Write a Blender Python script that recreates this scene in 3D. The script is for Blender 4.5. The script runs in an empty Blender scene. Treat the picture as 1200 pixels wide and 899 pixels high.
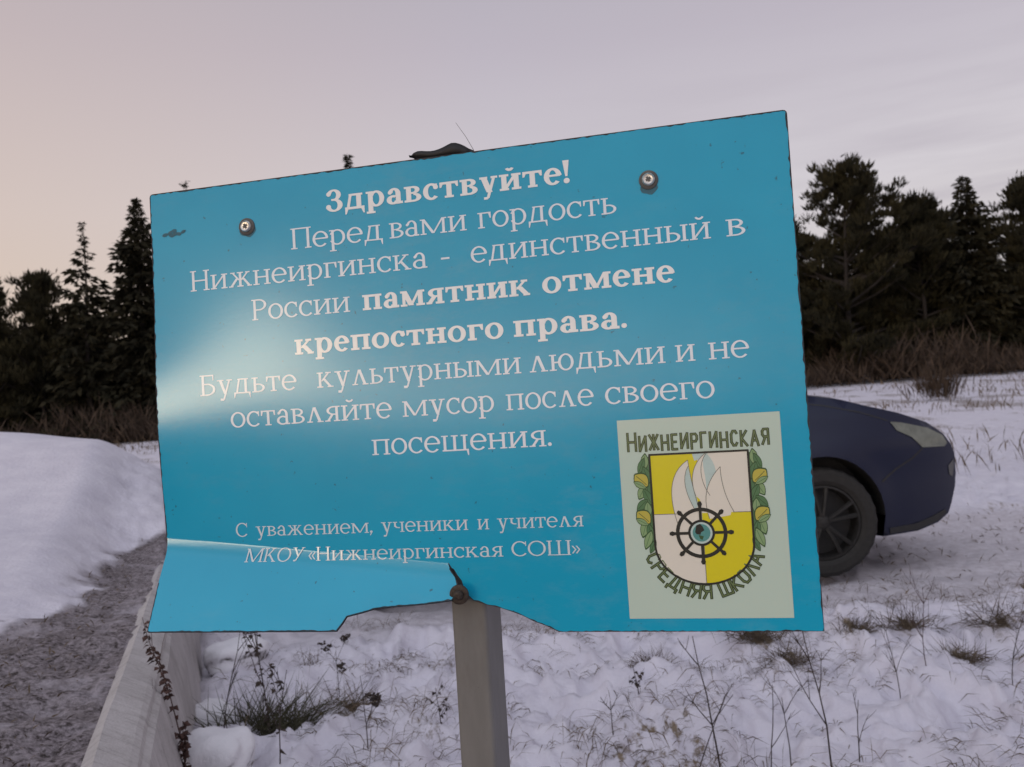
import bpy, bmesh, math, random
import numpy as np
from mathutils import Vector, Matrix
from mathutils.geometry import delaunay_2d_cdt
R_ = math.radians
scene = bpy.context.scene
COL = scene.collection

# ------------------------------------------------------------------ camera
cam_d = bpy.data.cameras.new('camera'); cam = bpy.data.objects.new('camera', cam_d); COL.objects.link(cam)
cam_d.sensor_width = 36.0; cam_d.lens = 31.5; cam_d.clip_start = 0.05; cam_d.clip_end = 5000
ROW_X = Vector((0.99804, 0.001813, -0.062551)); ROW_D = Vector((-0.062577, 0.028922, -0.997621)); ROW_F = Vector((0.0, 0.99958, 0.028979))
EYE = Vector((0, 0, 1.05))
mw = Matrix.Identity(4)
for i in range(3):
    mw[i][0] = ROW_X[i]; mw[i][1] = -ROW_D[i]; mw[i][2] = -ROW_F[i]; mw[i][3] = EYE[i]
cam.matrix_world = mw
cam_d.dof.use_dof = True; cam_d.dof.focus_distance = 1.0; cam_d.dof.aperture_fstop = 13.0
scene.camera = cam

# ------------------------------------------------------------------ sky and sun (dusk, sun low at the left behind the camera)
SUN_AZ = R_(-138)        # from straight ahead, negative = left
SUN_EL = R_(4.4)
sun_dir = Vector((math.sin(SUN_AZ)*math.cos(SUN_EL), math.cos(SUN_AZ)*math.cos(SUN_EL), math.sin(SUN_EL)))
world = bpy.data.worlds.new("World"); scene.world = world; world.use_nodes = True
wt = world.node_tree; wt.nodes.clear()
def wn(t, **k):
    n = wt.nodes.new(t)
    for a, b in k.items(): setattr(n, a, b)
    return n
def wl(a, b): wt.links.new(a, b)
out = wn('ShaderNodeOutputWorld'); add = wn('ShaderNodeAddShader')
bg = wn('ShaderNodeBackground'); bgn = wn('ShaderNodeBackground')
sky = wn('ShaderNodeTexSky', sky_type='NISHITA'); sky.sun_disc = False
sky.sun_elevation = SUN_EL; sky.sun_rotation = SUN_AZ
bgn.inputs[1].default_value = 0.02; wl(sky.outputs[0], bgn.inputs[0])
tc = wn('ShaderNodeTexCoord'); sep = wn('ShaderNodeSeparateXYZ'); wl(tc.outputs['Generated'], sep.inputs[0])
ramp = wn('ShaderNodeValToRGB'); wl(sep.outputs['Z'], ramp.inputs[0])
els = ramp.color_ramp.elements
els[0].position = 0.0; els[0].color = (0.53, 0.455, 0.43, 1)
els[1].position = 1.0; els[1].color = (0.19, 0.18, 0.21, 1)
for p, c in ((0.10, (0.52, 0.468, 0.475, 1)), (0.22, (0.495, 0.452, 0.485, 1)), (0.38, (0.40, 0.356, 0.405, 1)), (0.52, (0.335, 0.31, 0.35, 1)), (0.70, (0.24, 0.225, 0.26, 1))):
    e = els.new(p); e.color = c
# thin cloud streaks, stronger low on the right
mp = wn('ShaderNodeMapping'); mp.inputs['Scale'].default_value = (1.3, 1.3, 11.0); mp.inputs['Rotation'].default_value = (R_(4), R_(-9), 0)
wl(tc.outputs['Generated'], mp.inputs[0])
nz = wn('ShaderNodeTexNoise'); nz.inputs['Scale'].default_value = 2.0; nz.inputs['Detail'].default_value = 5; nz.inputs['Roughness'].default_value = 0.55
wl(mp.outputs[0], nz.inputs['Vector'])
cr = wn('ShaderNodeMapRange'); cr.inputs['From Min'].default_value = 0.42; cr.inputs['From Max'].default_value = 0.68; wl(nz.outputs['Fac'], cr.inputs['Value'])
mr = wn('ShaderNodeMapRange'); mr.inputs['From Min'].default_value = -0.05; mr.inputs['From Max'].default_value = 0.5; wl(sep.outputs['X'], mr.inputs['Value'])
mz = wn('ShaderNodeMapRange'); mz.inputs['From Min'].default_value = 0.5; mz.inputs['From Max'].default_value = 0.2; wl(sep.outputs['Z'], mz.inputs['Value'])
m1 = wn('ShaderNodeMath', operation='MULTIPLY'); wl(cr.outputs[0], m1.inputs[0]); wl(mr.outputs[0], m1.inputs[1])
m2 = wn('ShaderNodeMath', operation='MULTIPLY'); wl(m1.outputs[0], m2.inputs[0]); wl(mz.outputs[0], m2.inputs[1])
mxc = wn('ShaderNodeMix', data_type='RGBA'); wl(m2.outputs[0], mxc.inputs['Factor']); wl(ramp.outputs[0], mxc.inputs['A']); mxc.inputs['B'].default_value = (0.37, 0.325, 0.37, 1)
# darker right-hand sky near the horizon, sunset side bright and warm
def dotmask(d, lo, hi, pw):
    v = wn('ShaderNodeVectorMath', operation='DOT_PRODUCT'); wl(tc.outputs['Generated'], v.inputs[0]); v.inputs[1].default_value = d
    a = wn('ShaderNodeMapRange'); a.inputs['From Min'].default_value = lo; a.inputs['From Max'].default_value = hi; wl(v.outputs['Value'], a.inputs['Value'])
    b = wn('ShaderNodeMath', operation='POWER'); wl(a.outputs[0], b.inputs[0]); b.inputs[1].default_value = pw
    return b.outputs[0]
def band(lo, hi, pw):
    a = wn('ShaderNodeMapRange'); a.inputs['From Min'].default_value = hi; a.inputs['From Max'].default_value = lo; wl(sep.outputs['Z'], a.inputs['Value'])
    b = wn('ShaderNodeMath', operation='POWER'); wl(a.outputs[0], b.inputs[0]); b.inputs[1].default_value = pw
    return b.outputs[0]
def glow(prev, mask1, mask2, colour, kind='ADD'):
    m = wn('ShaderNodeMath', operation='MULTIPLY'); wl(mask1, m.inputs[0]); wl(mask2, m.inputs[1])
    x = wn('ShaderNodeMix', data_type='RGBA', blend_type=kind); x.clamp_factor = False
    wl(m.outputs[0], x.inputs['Factor']); wl(prev, x.inputs['A']); x.inputs['B'].default_value = colour
    return x.outputs['Result']
left = Vector((math.sin(R_(-72)), math.cos(R_(-72)), 0.0))
c = glow(mxc.outputs['Result'], dotmask(left, 0.30, 0.95, 1.0), band(0.0, 0.62, 0.9), (0.55, 0.385, 0.265, 1), 'MIX')
hs = Vector((math.sin(SUN_AZ), math.cos(SUN_AZ), 0.06)).normalized()
c = glow(c, dotmask(hs, 0.62, 1.0, 2.2), band(0.0, 0.30, 1.8), (0.9, 0.7, 0.5, 1))
c = glow(c, dotmask(hs, 0.80, 1.0, 1.6), band(0.03, 0.10, 0.8), (3.6, 2.8, 1.75, 1))
bk = Vector((math.sin(R_(-158))*0.75, math.cos(R_(-158))*0.75, 0.66)).normalized()  # extra sky glow high behind the camera, added to brighten the board face
c = glow(c, dotmask(bk, 0.45, 0.95, 1.0), dotmask(Vector((0, 0, 1)), 0.22, 0.5, 1.0), (0.62, 0.66, 0.74, 1))
wl(c, bg.inputs[0]); bg.inputs[1].default_value = 1.0
wl(bg.outputs[0], add.inputs[0]); wl(bgn.outputs[0], add.inputs[1]); wl(add.outputs[0], out.inputs[0])

sun_l = bpy.data.lights.new('sun', 'SUN'); sun_l.energy = 0.15; sun_l.angle = R_(8); sun_l.color = (1.0, 0.86, 0.60)
sun = bpy.data.objects.new('sun', sun_l); COL.objects.link(sun)
sun.rotation_euler = sun_dir.to_track_quat('Z', 'Y').to_euler(); sun.location = (-5, -5, 6)

scene.view_settings.view_transform = 'Standard'; scene.view_settings.look = 'None'
scene.view_settings.exposure = 0.27; scene.view_settings.gamma = 1.0; scene.view_settings.use_curve_mapping = False
scene.cycles.use_denoising = True
scene.cycles.max_bounces = 6

# ------------------------------------------------------------------ helpers
rng = np.random.default_rng(11)
random.seed(5)

def mesh_obj(name, verts, faces, mats, parent=None, smooth=False, mat_idx=None):
    me = bpy.data.meshes.new(name)
    me.from_pydata([tuple(map(float, v)) for v in verts], [], [tuple(map(int, f)) for f in faces])
    if not isinstance(mats, (list, tuple)): mats = [mats]
    for m in mats: me.materials.append(m)
    if mat_idx is not None: me.polygons.foreach_set('material_index', np.asarray(mat_idx, dtype=np.int32))
    if smooth: me.polygons.foreach_set('use_smooth', np.ones(len(me.polygons), dtype=bool))
    me.update()
    o = bpy.data.objects.new(name, me); COL.objects.link(o)
    if parent is not None:
        o.parent = parent
    return o

def mesh_np(name, verts, nper, mats, parent=None, smooth=False):
    """verts (n*nper,3): n separate faces with nper corners each"""
    verts = np.ascontiguousarray(verts, dtype=np.float32)
    nf = len(verts)//nper
    me = bpy.data.meshes.new(name)
    me.vertices.add(len(verts)); me.vertices.foreach_set('co', verts.ravel())
    me.loops.add(len(verts)); me.loops.foreach_set('vertex_index', np.arange(len(verts), dtype=np.int32))
    me.polygons.add(nf); me.polygons.foreach_set('loop_start', np.arange(nf, dtype=np.int32)*nper)
    me.polygons.foreach_set('loop_total', np.full(nf, nper, dtype=np.int32))
    if not isinstance(mats, (list, tuple)): mats = [mats]
    for m in mats: me.materials.append(m)
    me.update(calc_edges=True); me.validate()
    o = bpy.data.objects.new(name, me); COL.objects.link(o)
    if parent is not None: o.parent = parent
    return o

def empty(name, loc, label, cat, group=None):
    o = bpy.data.objects.new(name, None); COL.objects.link(o); o.location = loc; o.empty_display_size = 0.1
    return tag(o, label, cat, group)

def tag(o, label, cat, group=None, kind=None):
    o['label'] = label
    if cat: o['category'] = cat
    if group: o['group'] = group
    if kind: o['kind'] = kind
    return o

class MB:
    def __init__(s): s.v = []; s.f = []; s.m = []
    def add(s, verts, faces, m=0):
        b = len(s.v); s.v += [tuple(x) for x in verts]; s.f += [tuple(i+b for i in f) for f in faces]; s.m += [m]*len(faces)
    def tube(s, pts, rads, n=6, m=0, cap=True):
        pts = [Vector(p) for p in pts]
        b = len(s.v)
        for i, p in enumerate(pts):
            d = (pts[min(i+1, len(pts)-1)] - pts[max(i-1, 0)])
            if d.length < 1e-9: d = Vector((0, 0, 1))
            d.normalize()
            a = d.cross(Vector((0.31, 0.93, 0.17))).normalized(); c_ = d.cross(a)
            r = rads[i] if hasattr(rads, '__len__') else rads
            for k in range(n):
                th = 2*math.pi*k/n
                s.v.append(tuple(p + (a*math.cos(th) + c_*math.sin(th))*r))
        for i in range(len(pts)-1):
            for k in range(n):
                k2 = (k+1) % n
                s.f.append((b+i*n+k, b+i*n+k2, b+(i+1)*n+k2, b+(i+1)*n+k)); s.m.append(m)
        if cap:
            s.f.append(tuple(b+k for k in range(n))[::-1]); s.m.append(m)
            s.f.append(tuple(b+(len(pts)-1)*n+k for k in range(n))); s.m.append(m)
    def blob(s, c_, r, m=0, n=6, rings=4, jit=0.0, rs=None):
        rs = rs or random
        V = []; F = []
        for i in range(1, rings):
            ph = math.pi*i/rings
            for k in range(n):
                th = 2*math.pi*k/n; j = 1+rs.uniform(-jit, jit)
                V.append((c_[0]+r[0]*math.sin(ph)*math.cos(th)*j, c_[1]+r[1]*math.sin(ph)*math.sin(th)*j, c_[2]+r[2]*math.cos(ph)*j))
        t = len(V); V.append((c_[0], c_[1], c_[2]+r[2])); V.append((c_[0], c_[1], c_[2]-r[2]))
        for i in range(rings-2):
            for k in range(n):
                k2 = (k+1) % n
                F.append((i*n+k, (i+1)*n+k, (i+1)*n+k2, i*n+k2))
        for k in range(n):
            k2 = (k+1) % n
            F.append((t, k, k2)); F.append((t+1, (rings-2)*n+k2, (rings-2)*n+k))
        s.add(V, F, m)
    def box(s, M, hx, hy, hz, m=0):
        V = [M @ Vector((x*hx, y*hy, z*hz)) for z in (-1, 1) for y in (-1, 1) for x in (-1, 1)]
        s.add(V, [(0, 2, 3, 1), (4, 5, 7, 6), (0, 1, 5, 4), (2, 6, 7, 3), (0, 4, 6, 2), (1, 3, 7, 5)], m)
    def build(s, name, mats, parent=None, smooth=False, off=None):
        v = s.v
        if off is not None: v = [tuple(Vector(p)-Vector(off)) for p in v]
        return mesh_obj(name, v, s.f, mats, parent, smooth, s.m)

class Mat:
    """small procedural-material builder"""
    def __init__(s, name, rough=0.6, col=(0.5, 0.5, 0.5), metal=0.0, spec=0.5):
        s.m = bpy.data.materials.new(name); s.m.use_nodes = True
        s.t = s.m.node_tree; s.b = s.t.nodes['Principled BSDF']
        s.b.inputs['Base Color'].default_value = (*col, 1); s.b.inputs['Roughness'].default_value = rough
        s.b.inputs['Metallic'].default_value = metal; s.b.inputs['Specular IOR Level'].default_value = spec
    def n(s, t, **k):
        x = s.t.nodes.new(t)
        for a, b in k.items(): setattr(x, a, b)
        return x
    def l(s, a, b): s.t.links.new(a, b)
    def noise(s, scale, detail=4, rough=0.55, stretch=None, coord='Object'):
        tc = s.n('ShaderNodeTexCoord'); nz = s.n('ShaderNodeTexNoise')
        nz.inputs['Scale'].default_value = scale; nz.inputs['Detail'].default_value = detail; nz.inputs['Roughness'].default_value = rough
        if stretch:
            mp = s.n('ShaderNodeMapping'); mp.inputs['Scale'].default_value = stretch; s.l(tc.outputs[coord], mp.inputs[0]); s.l(mp.outputs[0], nz.inputs['Vector'])
        else: s.l(tc.outputs[coord], nz.inputs['Vector'])
        return nz.outputs['Fac']
    def rng(s, v, lo, hi, a=0.0, b=1.0):
        r = s.n('ShaderNodeMapRange'); r.inputs['From Min'].default_value = lo; r.inputs['From Max'].default_value = hi
        r.inputs['To Min'].default_value = a; r.inputs['To Max'].default_value = b
        s.l(v, r.inputs['Value']); return r.outputs[0]
    def mix(s, f, a, b):
        x = s.n('ShaderNodeMix', data_type='RGBA')
        if hasattr(f, 'links'): s.l(f, x.inputs['Factor'])
        else: x.inputs['Factor'].default_value = f
        for k, v in (('A', a), ('B', b)):
            if hasattr(v, 'links'): s.l(v, x.inputs[k])
            else: x.inputs[k].default_value = (*v, 1)
        return x.outputs['Result']
    def math(s, op, a, b=None):
        x = s.n('ShaderNodeMath', operation=op)
        for i, v in enumerate((a, b)):
            if v is None: continue
            if hasattr(v, 'links'): s.l(v, x.inputs[i])
            else: x.inputs[i].default_value = v
        return x.outputs[0]
    def attr(s, name):
        a = s.n('ShaderNodeAttribute'); a.attribute_name = name; return a.outputs['Fac']
    def base(s, v): s.l(v, s.b.inputs['Base Color']); return s
    def bump(s, h, strength=0.3, dist=0.01):
        b = s.n('ShaderNodeBump'); b.inputs['Strength'].default_value = strength; b.inputs['Distance'].default_value = dist
        s.l(h, b.inputs['Height']); s.l(b.outputs[0], s.b.inputs['Normal']); return s

# ------------------------------------------------------------------ materials
def M_printed():
    k = Mat('printed_blue_film', rough=0.17, spec=0.5)
    a = k.noise(9, 3); b = k.noise(900, 2); sp = k.noise(150, 2)
    c = k.mix(k.rng(a, 0.35, 0.65), (0.006, 0.335, 0.53), (0.009, 0.360, 0.56))
    c = k.mix(k.rng(b, 0.3, 0.75, 0, 0.30), c, (0.02, 0.33, 0.48))
    c = k.mix(k.rng(sp, 0.71, 0.76, 0, 0.75), c, (0.02, 0.10, 0.14))          # specks of dirt
    dust = k.noise(26, 5, 0.7, (1, 1, 2.2)); dust2 = k.noise(3.2, 3)
    c = k.mix(k.math('MULTIPLY', k.rng(dust, 0.48, 0.75, 0, 0.20), k.rng(dust2, 0.4, 0.6)), c, (0.22, 0.36, 0.40))   # dried dust film
    k.base(c)
    k.b.inputs['Coat Weight'].default_value = 0.0
    h = k.noise(420, 2); k.bump(h, 0.035, 0.0006)
    return k.m
MAT = {}
MAT['film'] = M_printed()
def simple(name, key, col, rough=0.6, metal=0.0, var=0.25, scale=40, spec=0.5):
    k = Mat(name, rough, col, metal, spec)
    nz = k.noise(scale, 4)
    k.base(k.mix(k.rng(nz, 0.3, 0.7), tuple(x*(1-var) for x in col), tuple(min(1, x*(1+var)) for x in col)))
    MAT[key] = k.m
    return k
simple('board_edge', 'edge', (0.022, 0.022, 0.026), 0.7)
simple('board_back', 'back', (0.35, 0.35, 0.34), 0.6)
def ink(name, key, col, fade=None, rough=0.20):
    k = Mat(name, rough, col, spec=0.6)
    nz = k.noise(260, 3)
    k.base(k.mix(k.rng(nz, 0.45, 0.75, 0, 0.35), col, fade or tuple(0.7*x for x in col))); MAT[key] = k.m
ink('white_lettering', 'white', (0.74, 0.80, 0.86), (0.56, 0.68, 0.74))
ink('cream_lettering', 'cream', (0.82, 0.83, 0.82), (0.72, 0.74, 0.73))
ink('small_lettering', 'thin', (0.62, 0.71, 0.75), (0.40, 0.57, 0.64))
ink('emblem_paper', 'paper', (0.50, 0.62, 0.53), (0.54, 0.62, 0.51))
ink('emblem_yellow', 'yellow', (0.68, 0.60, 0.02), (0.64, 0.55, 0.03))
ink('emblem_cream', 'pale', (0.74, 0.70, 0.60), (0.70, 0.68, 0.60))
ink('emblem_pale_blue', 'paleblue', (0.48, 0.60, 0.56), (0.40, 0.49, 0.45))
ink('emblem_black', 'black', (0.030, 0.030, 0.024), (0.06, 0.06, 0.045))
ink('emblem_line', 'line', (0.16, 0.15, 0.12), (0.28, 0.26, 0.2))
ink('emblem_olive', 'olive', (0.045, 0.060, 0.028), (0.08, 0.10, 0.045))
ink('emblem_olive_light', 'olive2', (0.14, 0.19, 0.08), (0.18, 0.24, 0.11))
ink('emblem_leaf', 'leaf', (0.09, 0.19, 0.085), (0.15, 0.26, 0.12))
ink('emblem_leaf_light', 'leaf2', (0.24, 0.36, 0.17), (0.20, 0.31, 0.15))
ink('emblem_leaf_dark', 'leaf3', (0.05, 0.10, 0.04), (0.07, 0.12, 0.05))
ink('emblem_bud', 'bud', (0.50, 0.43, 0.07), (0.42, 0.40, 0.12))
ink('emblem_globe', 'globe', (0.09, 0.28, 0.26), (0.2, 0.40, 0.34))
ink('dirt_smudge', 'smudge', (0.035, 0.12, 0.16), (0.02, 0.20, 0.30), 0.7)
k = Mat('post_paint', 0.55, (0.2, 0.18, 0.16))
a = k.noise(60, 4, 0.6, (1, 1, 0.25)); b = k.noise(420, 2)
cc = k.mix(k.rng(a, 0.3, 0.7), (0.132, 0.128, 0.124), (0.165, 0.160, 0.155)); cc = k.mix(k.rng(b, 0.72, 0.78, 0, 0.6), cc, (0.07, 0.055, 0.045)); k.base(cc)
cc = k.mix(k.rng(k.noise(22, 5, 0.7, (1, 1, 0.3)), 0.58, 0.70, 0, 0.22), cc, (0.075, 0.058, 0.046)); k.base(cc)
k.bump(k.noise(260, 3), 0.15, 0.0008); MAT['post'] = k.m
simple('black_plastic', 'plastic', (0.006, 0.005, 0.006), 0.6)
simple('screw_steel', 'steel', (0.60, 0.58, 0.55), 0.35, 0.8, 0.35, 300)
simple('dark_washer_rubber', 'rubber', (0.10, 0.095, 0.09), 0.75)
simple('rusty_steel', 'rust', (0.045, 0.034, 0.028), 0.6, 0.4, 0.5, 300)

# ------------------------------------------------------------------ terrain
_T = np.random.default_rng(3).random((512, 512))
def vnoise(x, y):
    xi = np.floor(x).astype(int); yi = np.floor(y).astype(int); fx = x-xi; fy = y-yi
    fx = fx*fx*fx*(fx*(fx*6-15)+10); fy = fy*fy*fy*(fy*(fy*6-15)+10)
    g = lambda i, j: _T[(xi+i) & 511, (yi+j) & 511]
    return (g(0, 0)*(1-fx)+g(1, 0)*fx)*(1-fy)+(g(0, 1)*(1-fx)+g(1, 1)*fx)*fy
def fbm(x, y, o=4, gain=0.5):
    s = 0; a = 1; t = 0
    for i in range(o):
        s = s + a*vnoise(x*2**i+17.3*i, y*2**i+5.1*i); t += a; a *= gain
    return s/t
def sstep(a, b, x):
    t = np.clip((x-a)/(b-a), 0, 1); return t*t*(3-2*t)
L1A = np.array([-0.862, 1.73]); L1D = np.array([-1.179, 3.446]); L1D = L1D/np.linalg.norm(L1D); L1N = np.array([-L1D[1], L1D[0]])
def wall_q(x, y): return (x-L1A[0])*L1N[0]+(y-L1A[1])*L1N[1]
def wall_s(x, y): return (x-L1A[0])*L1D[0]+(y-L1A[1])*L1D[1]
def track_mask(x, y):
    return sstep(4.05, 4.5, y+0.12*(vnoise(x*1.3, y*0+3.1)-0.5))*(1-sstep(7.0, 7.6, y))*sstep(-2.2, -0.4, x)
TUFTS = [(0.471, 3.482, 0.85), (0.936, 3.677, 1.25), (0.99, 3.43, 0.8), (1.529, 3.603, 0.9), (1.60, 3.37, 0.85), (1.926, 3.707, 1.15), (1.31, 3.62, 0.7)]
def ground(x, y):
    x = np.asarray(x, float); y = np.asarray(y, float)
    far = sstep(7, 46, y)*0 + np.clip((y-6.8)/38.0, 0, 4)
    dist = np.hypot(x, y)
    z = far*(0.98+0.018*np.clip(x, -60, 60))
    tr = track_mask(x, y)
    near = np.clip(1.4-dist/14, 0.15, 1)
    # snow lying over flattened grass: rounded pillows with creases between
    a = fbm(x*2.1, y*2.1, 3); b = np.abs(fbm(x*4.3+9, y*4.3, 3)-0.5); cdet = fbm(x*13, y*13, 3)
    b2 = np.abs(fbm(x*9.5+3, y*9.5+11, 2)-0.5)
    hum = 0.20*(a-0.5) + 0.26*(0.22-b) + 0.09*(0.2-b2) + 0.06*(cdet-0.5)
    z = z + hum*near*(1-0.85*tr) - 0.02*tr
    z = z + 0.012*(cdet-0.5)*tr
    # wheel ruts
    for yr in (5.1, 6.55):
        z = z - 0.035*np.exp(-((y-yr)/0.13)**2)*tr
    for tx, ty, s in TUFTS:
        z = z + 0.035*s*np.exp(-((x-tx)**2+(y-ty)**2)/(0.10*s)**2)
    # bank and snow drift on the left, held by the low wall
    q = wall_q(x, y)
    bank = 0.40 + 0.12*np.clip(q-0.1, 0, 1.5) + 0.05*(fbm(x*1.2+4, y*1.2, 3)-0.5) + 0.05*(fbm(x*6, y*6, 3)-0.5)*(1-sstep(0.2, 0.5, q)*sstep(2.9, 3.6, y)) + 0.022*(fbm(x*26, y*26, 2)-0.5)*(1-sstep(0.2, 0.4, q)*sstep(2.9, 3.3, y))
    drift = ((0.46+0.06*(fbm(x*0.9, y*0.9+2, 2)-0.5))*np.exp(-((y-6.2)/1.15)**2) + 0.13*sstep(3.0, 4.2, y)*sstep(0.16, 0.5, q)*(1-sstep(7, 9.5, y)))
    bank = bank + drift
    back = 1-sstep(7.2, 11.5, y)
    frontm = sstep(-1.5, 0.3, y)
    zb = bank*back*frontm
    m_ = 1-sstep(4.9, 5.7, y)
    wb = sstep(-0.15, -0.01, q)*m_ + (1-m_)*sstep(-0.95, 0.25, q)
    z = z*(1-wb*back*frontm) + np.maximum(zb, z*0)*wb + 0
    return z
def zones(x, y):
    q = wall_q(x, y)
    n1 = fbm(x*3+1, y*3, 4); n2 = fbm(x*9, y*9+7, 3)
    edge = 0.26 - 0.26*sstep(3.9, 5.2, y) + 0.26*(n1-0.5)+0.13*(n2-0.5)
    rough = (1-sstep(edge-0.05, edge+0.05, q))*sstep(-0.25, -0.1, q)
    ye = 3.70+0.55*(n1-0.5)+0.3*(n2-0.5)
    ye = ye-0.85*np.exp(-((q-0.46)/0.20)**2)
    rough = np.maximum(rough*(1-0.9*sstep(3.3, 3.0, y)*0), sstep(-0.2, -0.05, q)*(1-sstep(ye-0.08, ye+0.08, y)))
    rough = rough*(1-sstep(5.0, 5.45, y))
    tr = track_mask(x, y)
    g = fbm(x*2.6+3, y*2.6+8, 4)
    grass = sstep(0.62, 0.80, g)*sstep(-0.05, -0.3, q)*(1-0.7*tr)*0.28
    farp = sstep(0.45, 0.7, fbm(x*1.1+30, y*0.6, 4))*sstep(8, 20, y)*0.55
    grass = np.maximum(grass, farp)
    for tx, ty, s in TUFTS:
        grass = np.maximum(grass, 0.8*np.exp(-((x-tx)**2*0.6+(y-ty)**2)/(0.050*s)**2)*(0.3+1.2*n2))
    return rough, tr, np.clip(grass, 0, 1)

angs = np.concatenate([np.arange(-180, -42, 3.0), np.arange(-42, 42, 0.17), np.arange(42, 180, 3.0)])
rads_ = [0.25]
while rads_[-1] < 4000:
    r0 = rads_[-1]; rads_.append(r0*(1.0065 if 1.0 < r0 < 9 else (1.02 if r0 < 90 else 1.15)))
rads_ = np.array(rads_)
A2, R2 = np.meshgrid(np.radians(angs), rads_)
GX = (R2*np.sin(A2)).ravel(); GY = (R2*np.cos(A2)).ravel()
GX = np.append(GX, 0); GY = np.append(GY, 0)
GZ = ground(GX, GY)
na, nr = len(angs), len(rads_)
ii, jj = np.meshgrid(np.arange(nr-1), np.arange(na), indexing='ij')
jn = (jj+1) % na
quads = np.stack([ii*na+jj, ii*na+jn, (ii+1)*na+jn, (ii+1)*na+jj], -1).reshape(-1, 4)[:, ::-1]
me = bpy.data.meshes.new('snowy_ground')
nv = len(GX); nq = len(quads)
me.vertices.add(nv); me.vertices.foreach_set('co', np.stack([GX, GY, GZ], -1).astype(np.float32).ravel())
tri = np.array([[j, (j+1) % na, nv-1] for j in range(na)])[:, ::-1]
loops = np.concatenate([quads.ravel(), tri.ravel()]).astype(np.int32)
me.loops.add(len(loops)); me.loops.foreach_set('vertex_index', loops)
me.polygons.add(nq+na)
me.polygons.foreach_set('loop_start', np.concatenate([np.arange(nq)*4, nq*4+np.arange(na)*3]).astype(np.int32))
me.polygons.foreach_set('loop_total', np.concatenate([np.full(nq, 4), np.full(na, 3)]).astype(np.int32))
me.polygons.foreach_set('use_smooth', np.ones(nq+na, dtype=bool))
me.update(calc_edges=True)
for nm, arr in zip(('rough', 'track', 'grass'), zones(GX, GY)):
    at = me.attributes.new(nm, 'FLOAT', 'POINT'); at.data.foreach_set('value', arr.astype(np.float32))
k = Mat('snow_ground', 0.75, spec=0.3)
fine = k.noise(35, 5, 0.6); mid = k.noise(6, 4); grit = k.noise(75, 4, 0.7); grit2 = k.noise(22, 5, 0.65); blades = k.noise(28, 4, 0.7, (1, 0.35, 1))
snow = k.mix(k.rng(mid, 0.3, 0.7), (0.61, 0.585, 0.66), (0.72, 0.695, 0.76))
snow = k.mix(k.rng(fine, 0.62, 0.8, 0, 0.35), snow, (0.50, 0.45, 0.43))
soil = k.mix(k.rng(grit, 0.40, 0.62), (0.040, 0.030, 0.028), (0.32, 0.28, 0.30))
soil = k.mix(k.rng(grit2, 0.46, 0.66, 0, 0.75), soil, (0.37, 0.33, 0.35))
trk = k.mix(k.rng(grit2, 0.35, 0.65), (0.40, 0.36, 0.38), (0.58, 0.55, 0.59))
gr = k.mix(k.rng(blades, 0.35, 0.65), (0.055, 0.040, 0.024), (0.22, 0.17, 0.12))
cc = k.mix(k.rng(k.attr('track'), 0.0, 1.0, 0, 0.75), snow, trk)
gm = k.math('ADD', k.attr('grass'), k.rng(blades, 0.3, 0.7, -0.75, 0.55))
cc = k.mix(k.math('MULTIPLY', k.rng(gm, 0.15, 0.6), k.rng(k.attr('grass'), 0.02, 0.2)), cc, gr)
patch = k.noise(3.5, 5, 0.65); soil = k.mix(k.rng(patch, 0.50, 0.64, 0, 0.75), soil, (0.47, 0.43, 0.47)); soil = k.mix(k.rng(k.noise(5.5, 5, 0.7), 0.52, 0.70, 0, 0.75), soil, (0.070, 0.050, 0.044))
cc = k.mix(k.attr('rough'), cc, soil); k.base(cc)
k.bump(k.math('ADD', k.math('MULTIPLY', fine, 0.7), k.math('MULTIPLY', grit, k.rng(k.attr('rough'), 0, 1, 0.25, 1.3))), 0.55, 0.02)
me.materials.append(k.m)
g_o = bpy.data.objects.new('snowy_ground', me); COL.objects.link(g_o); g_o['kind'] = 'structure'
g_o['label'] = 'uneven snowy ground with dead grass poking through and a packed track'

def gz(x, y): return float(ground(np.array([x]), np.array([y]))[0])

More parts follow.
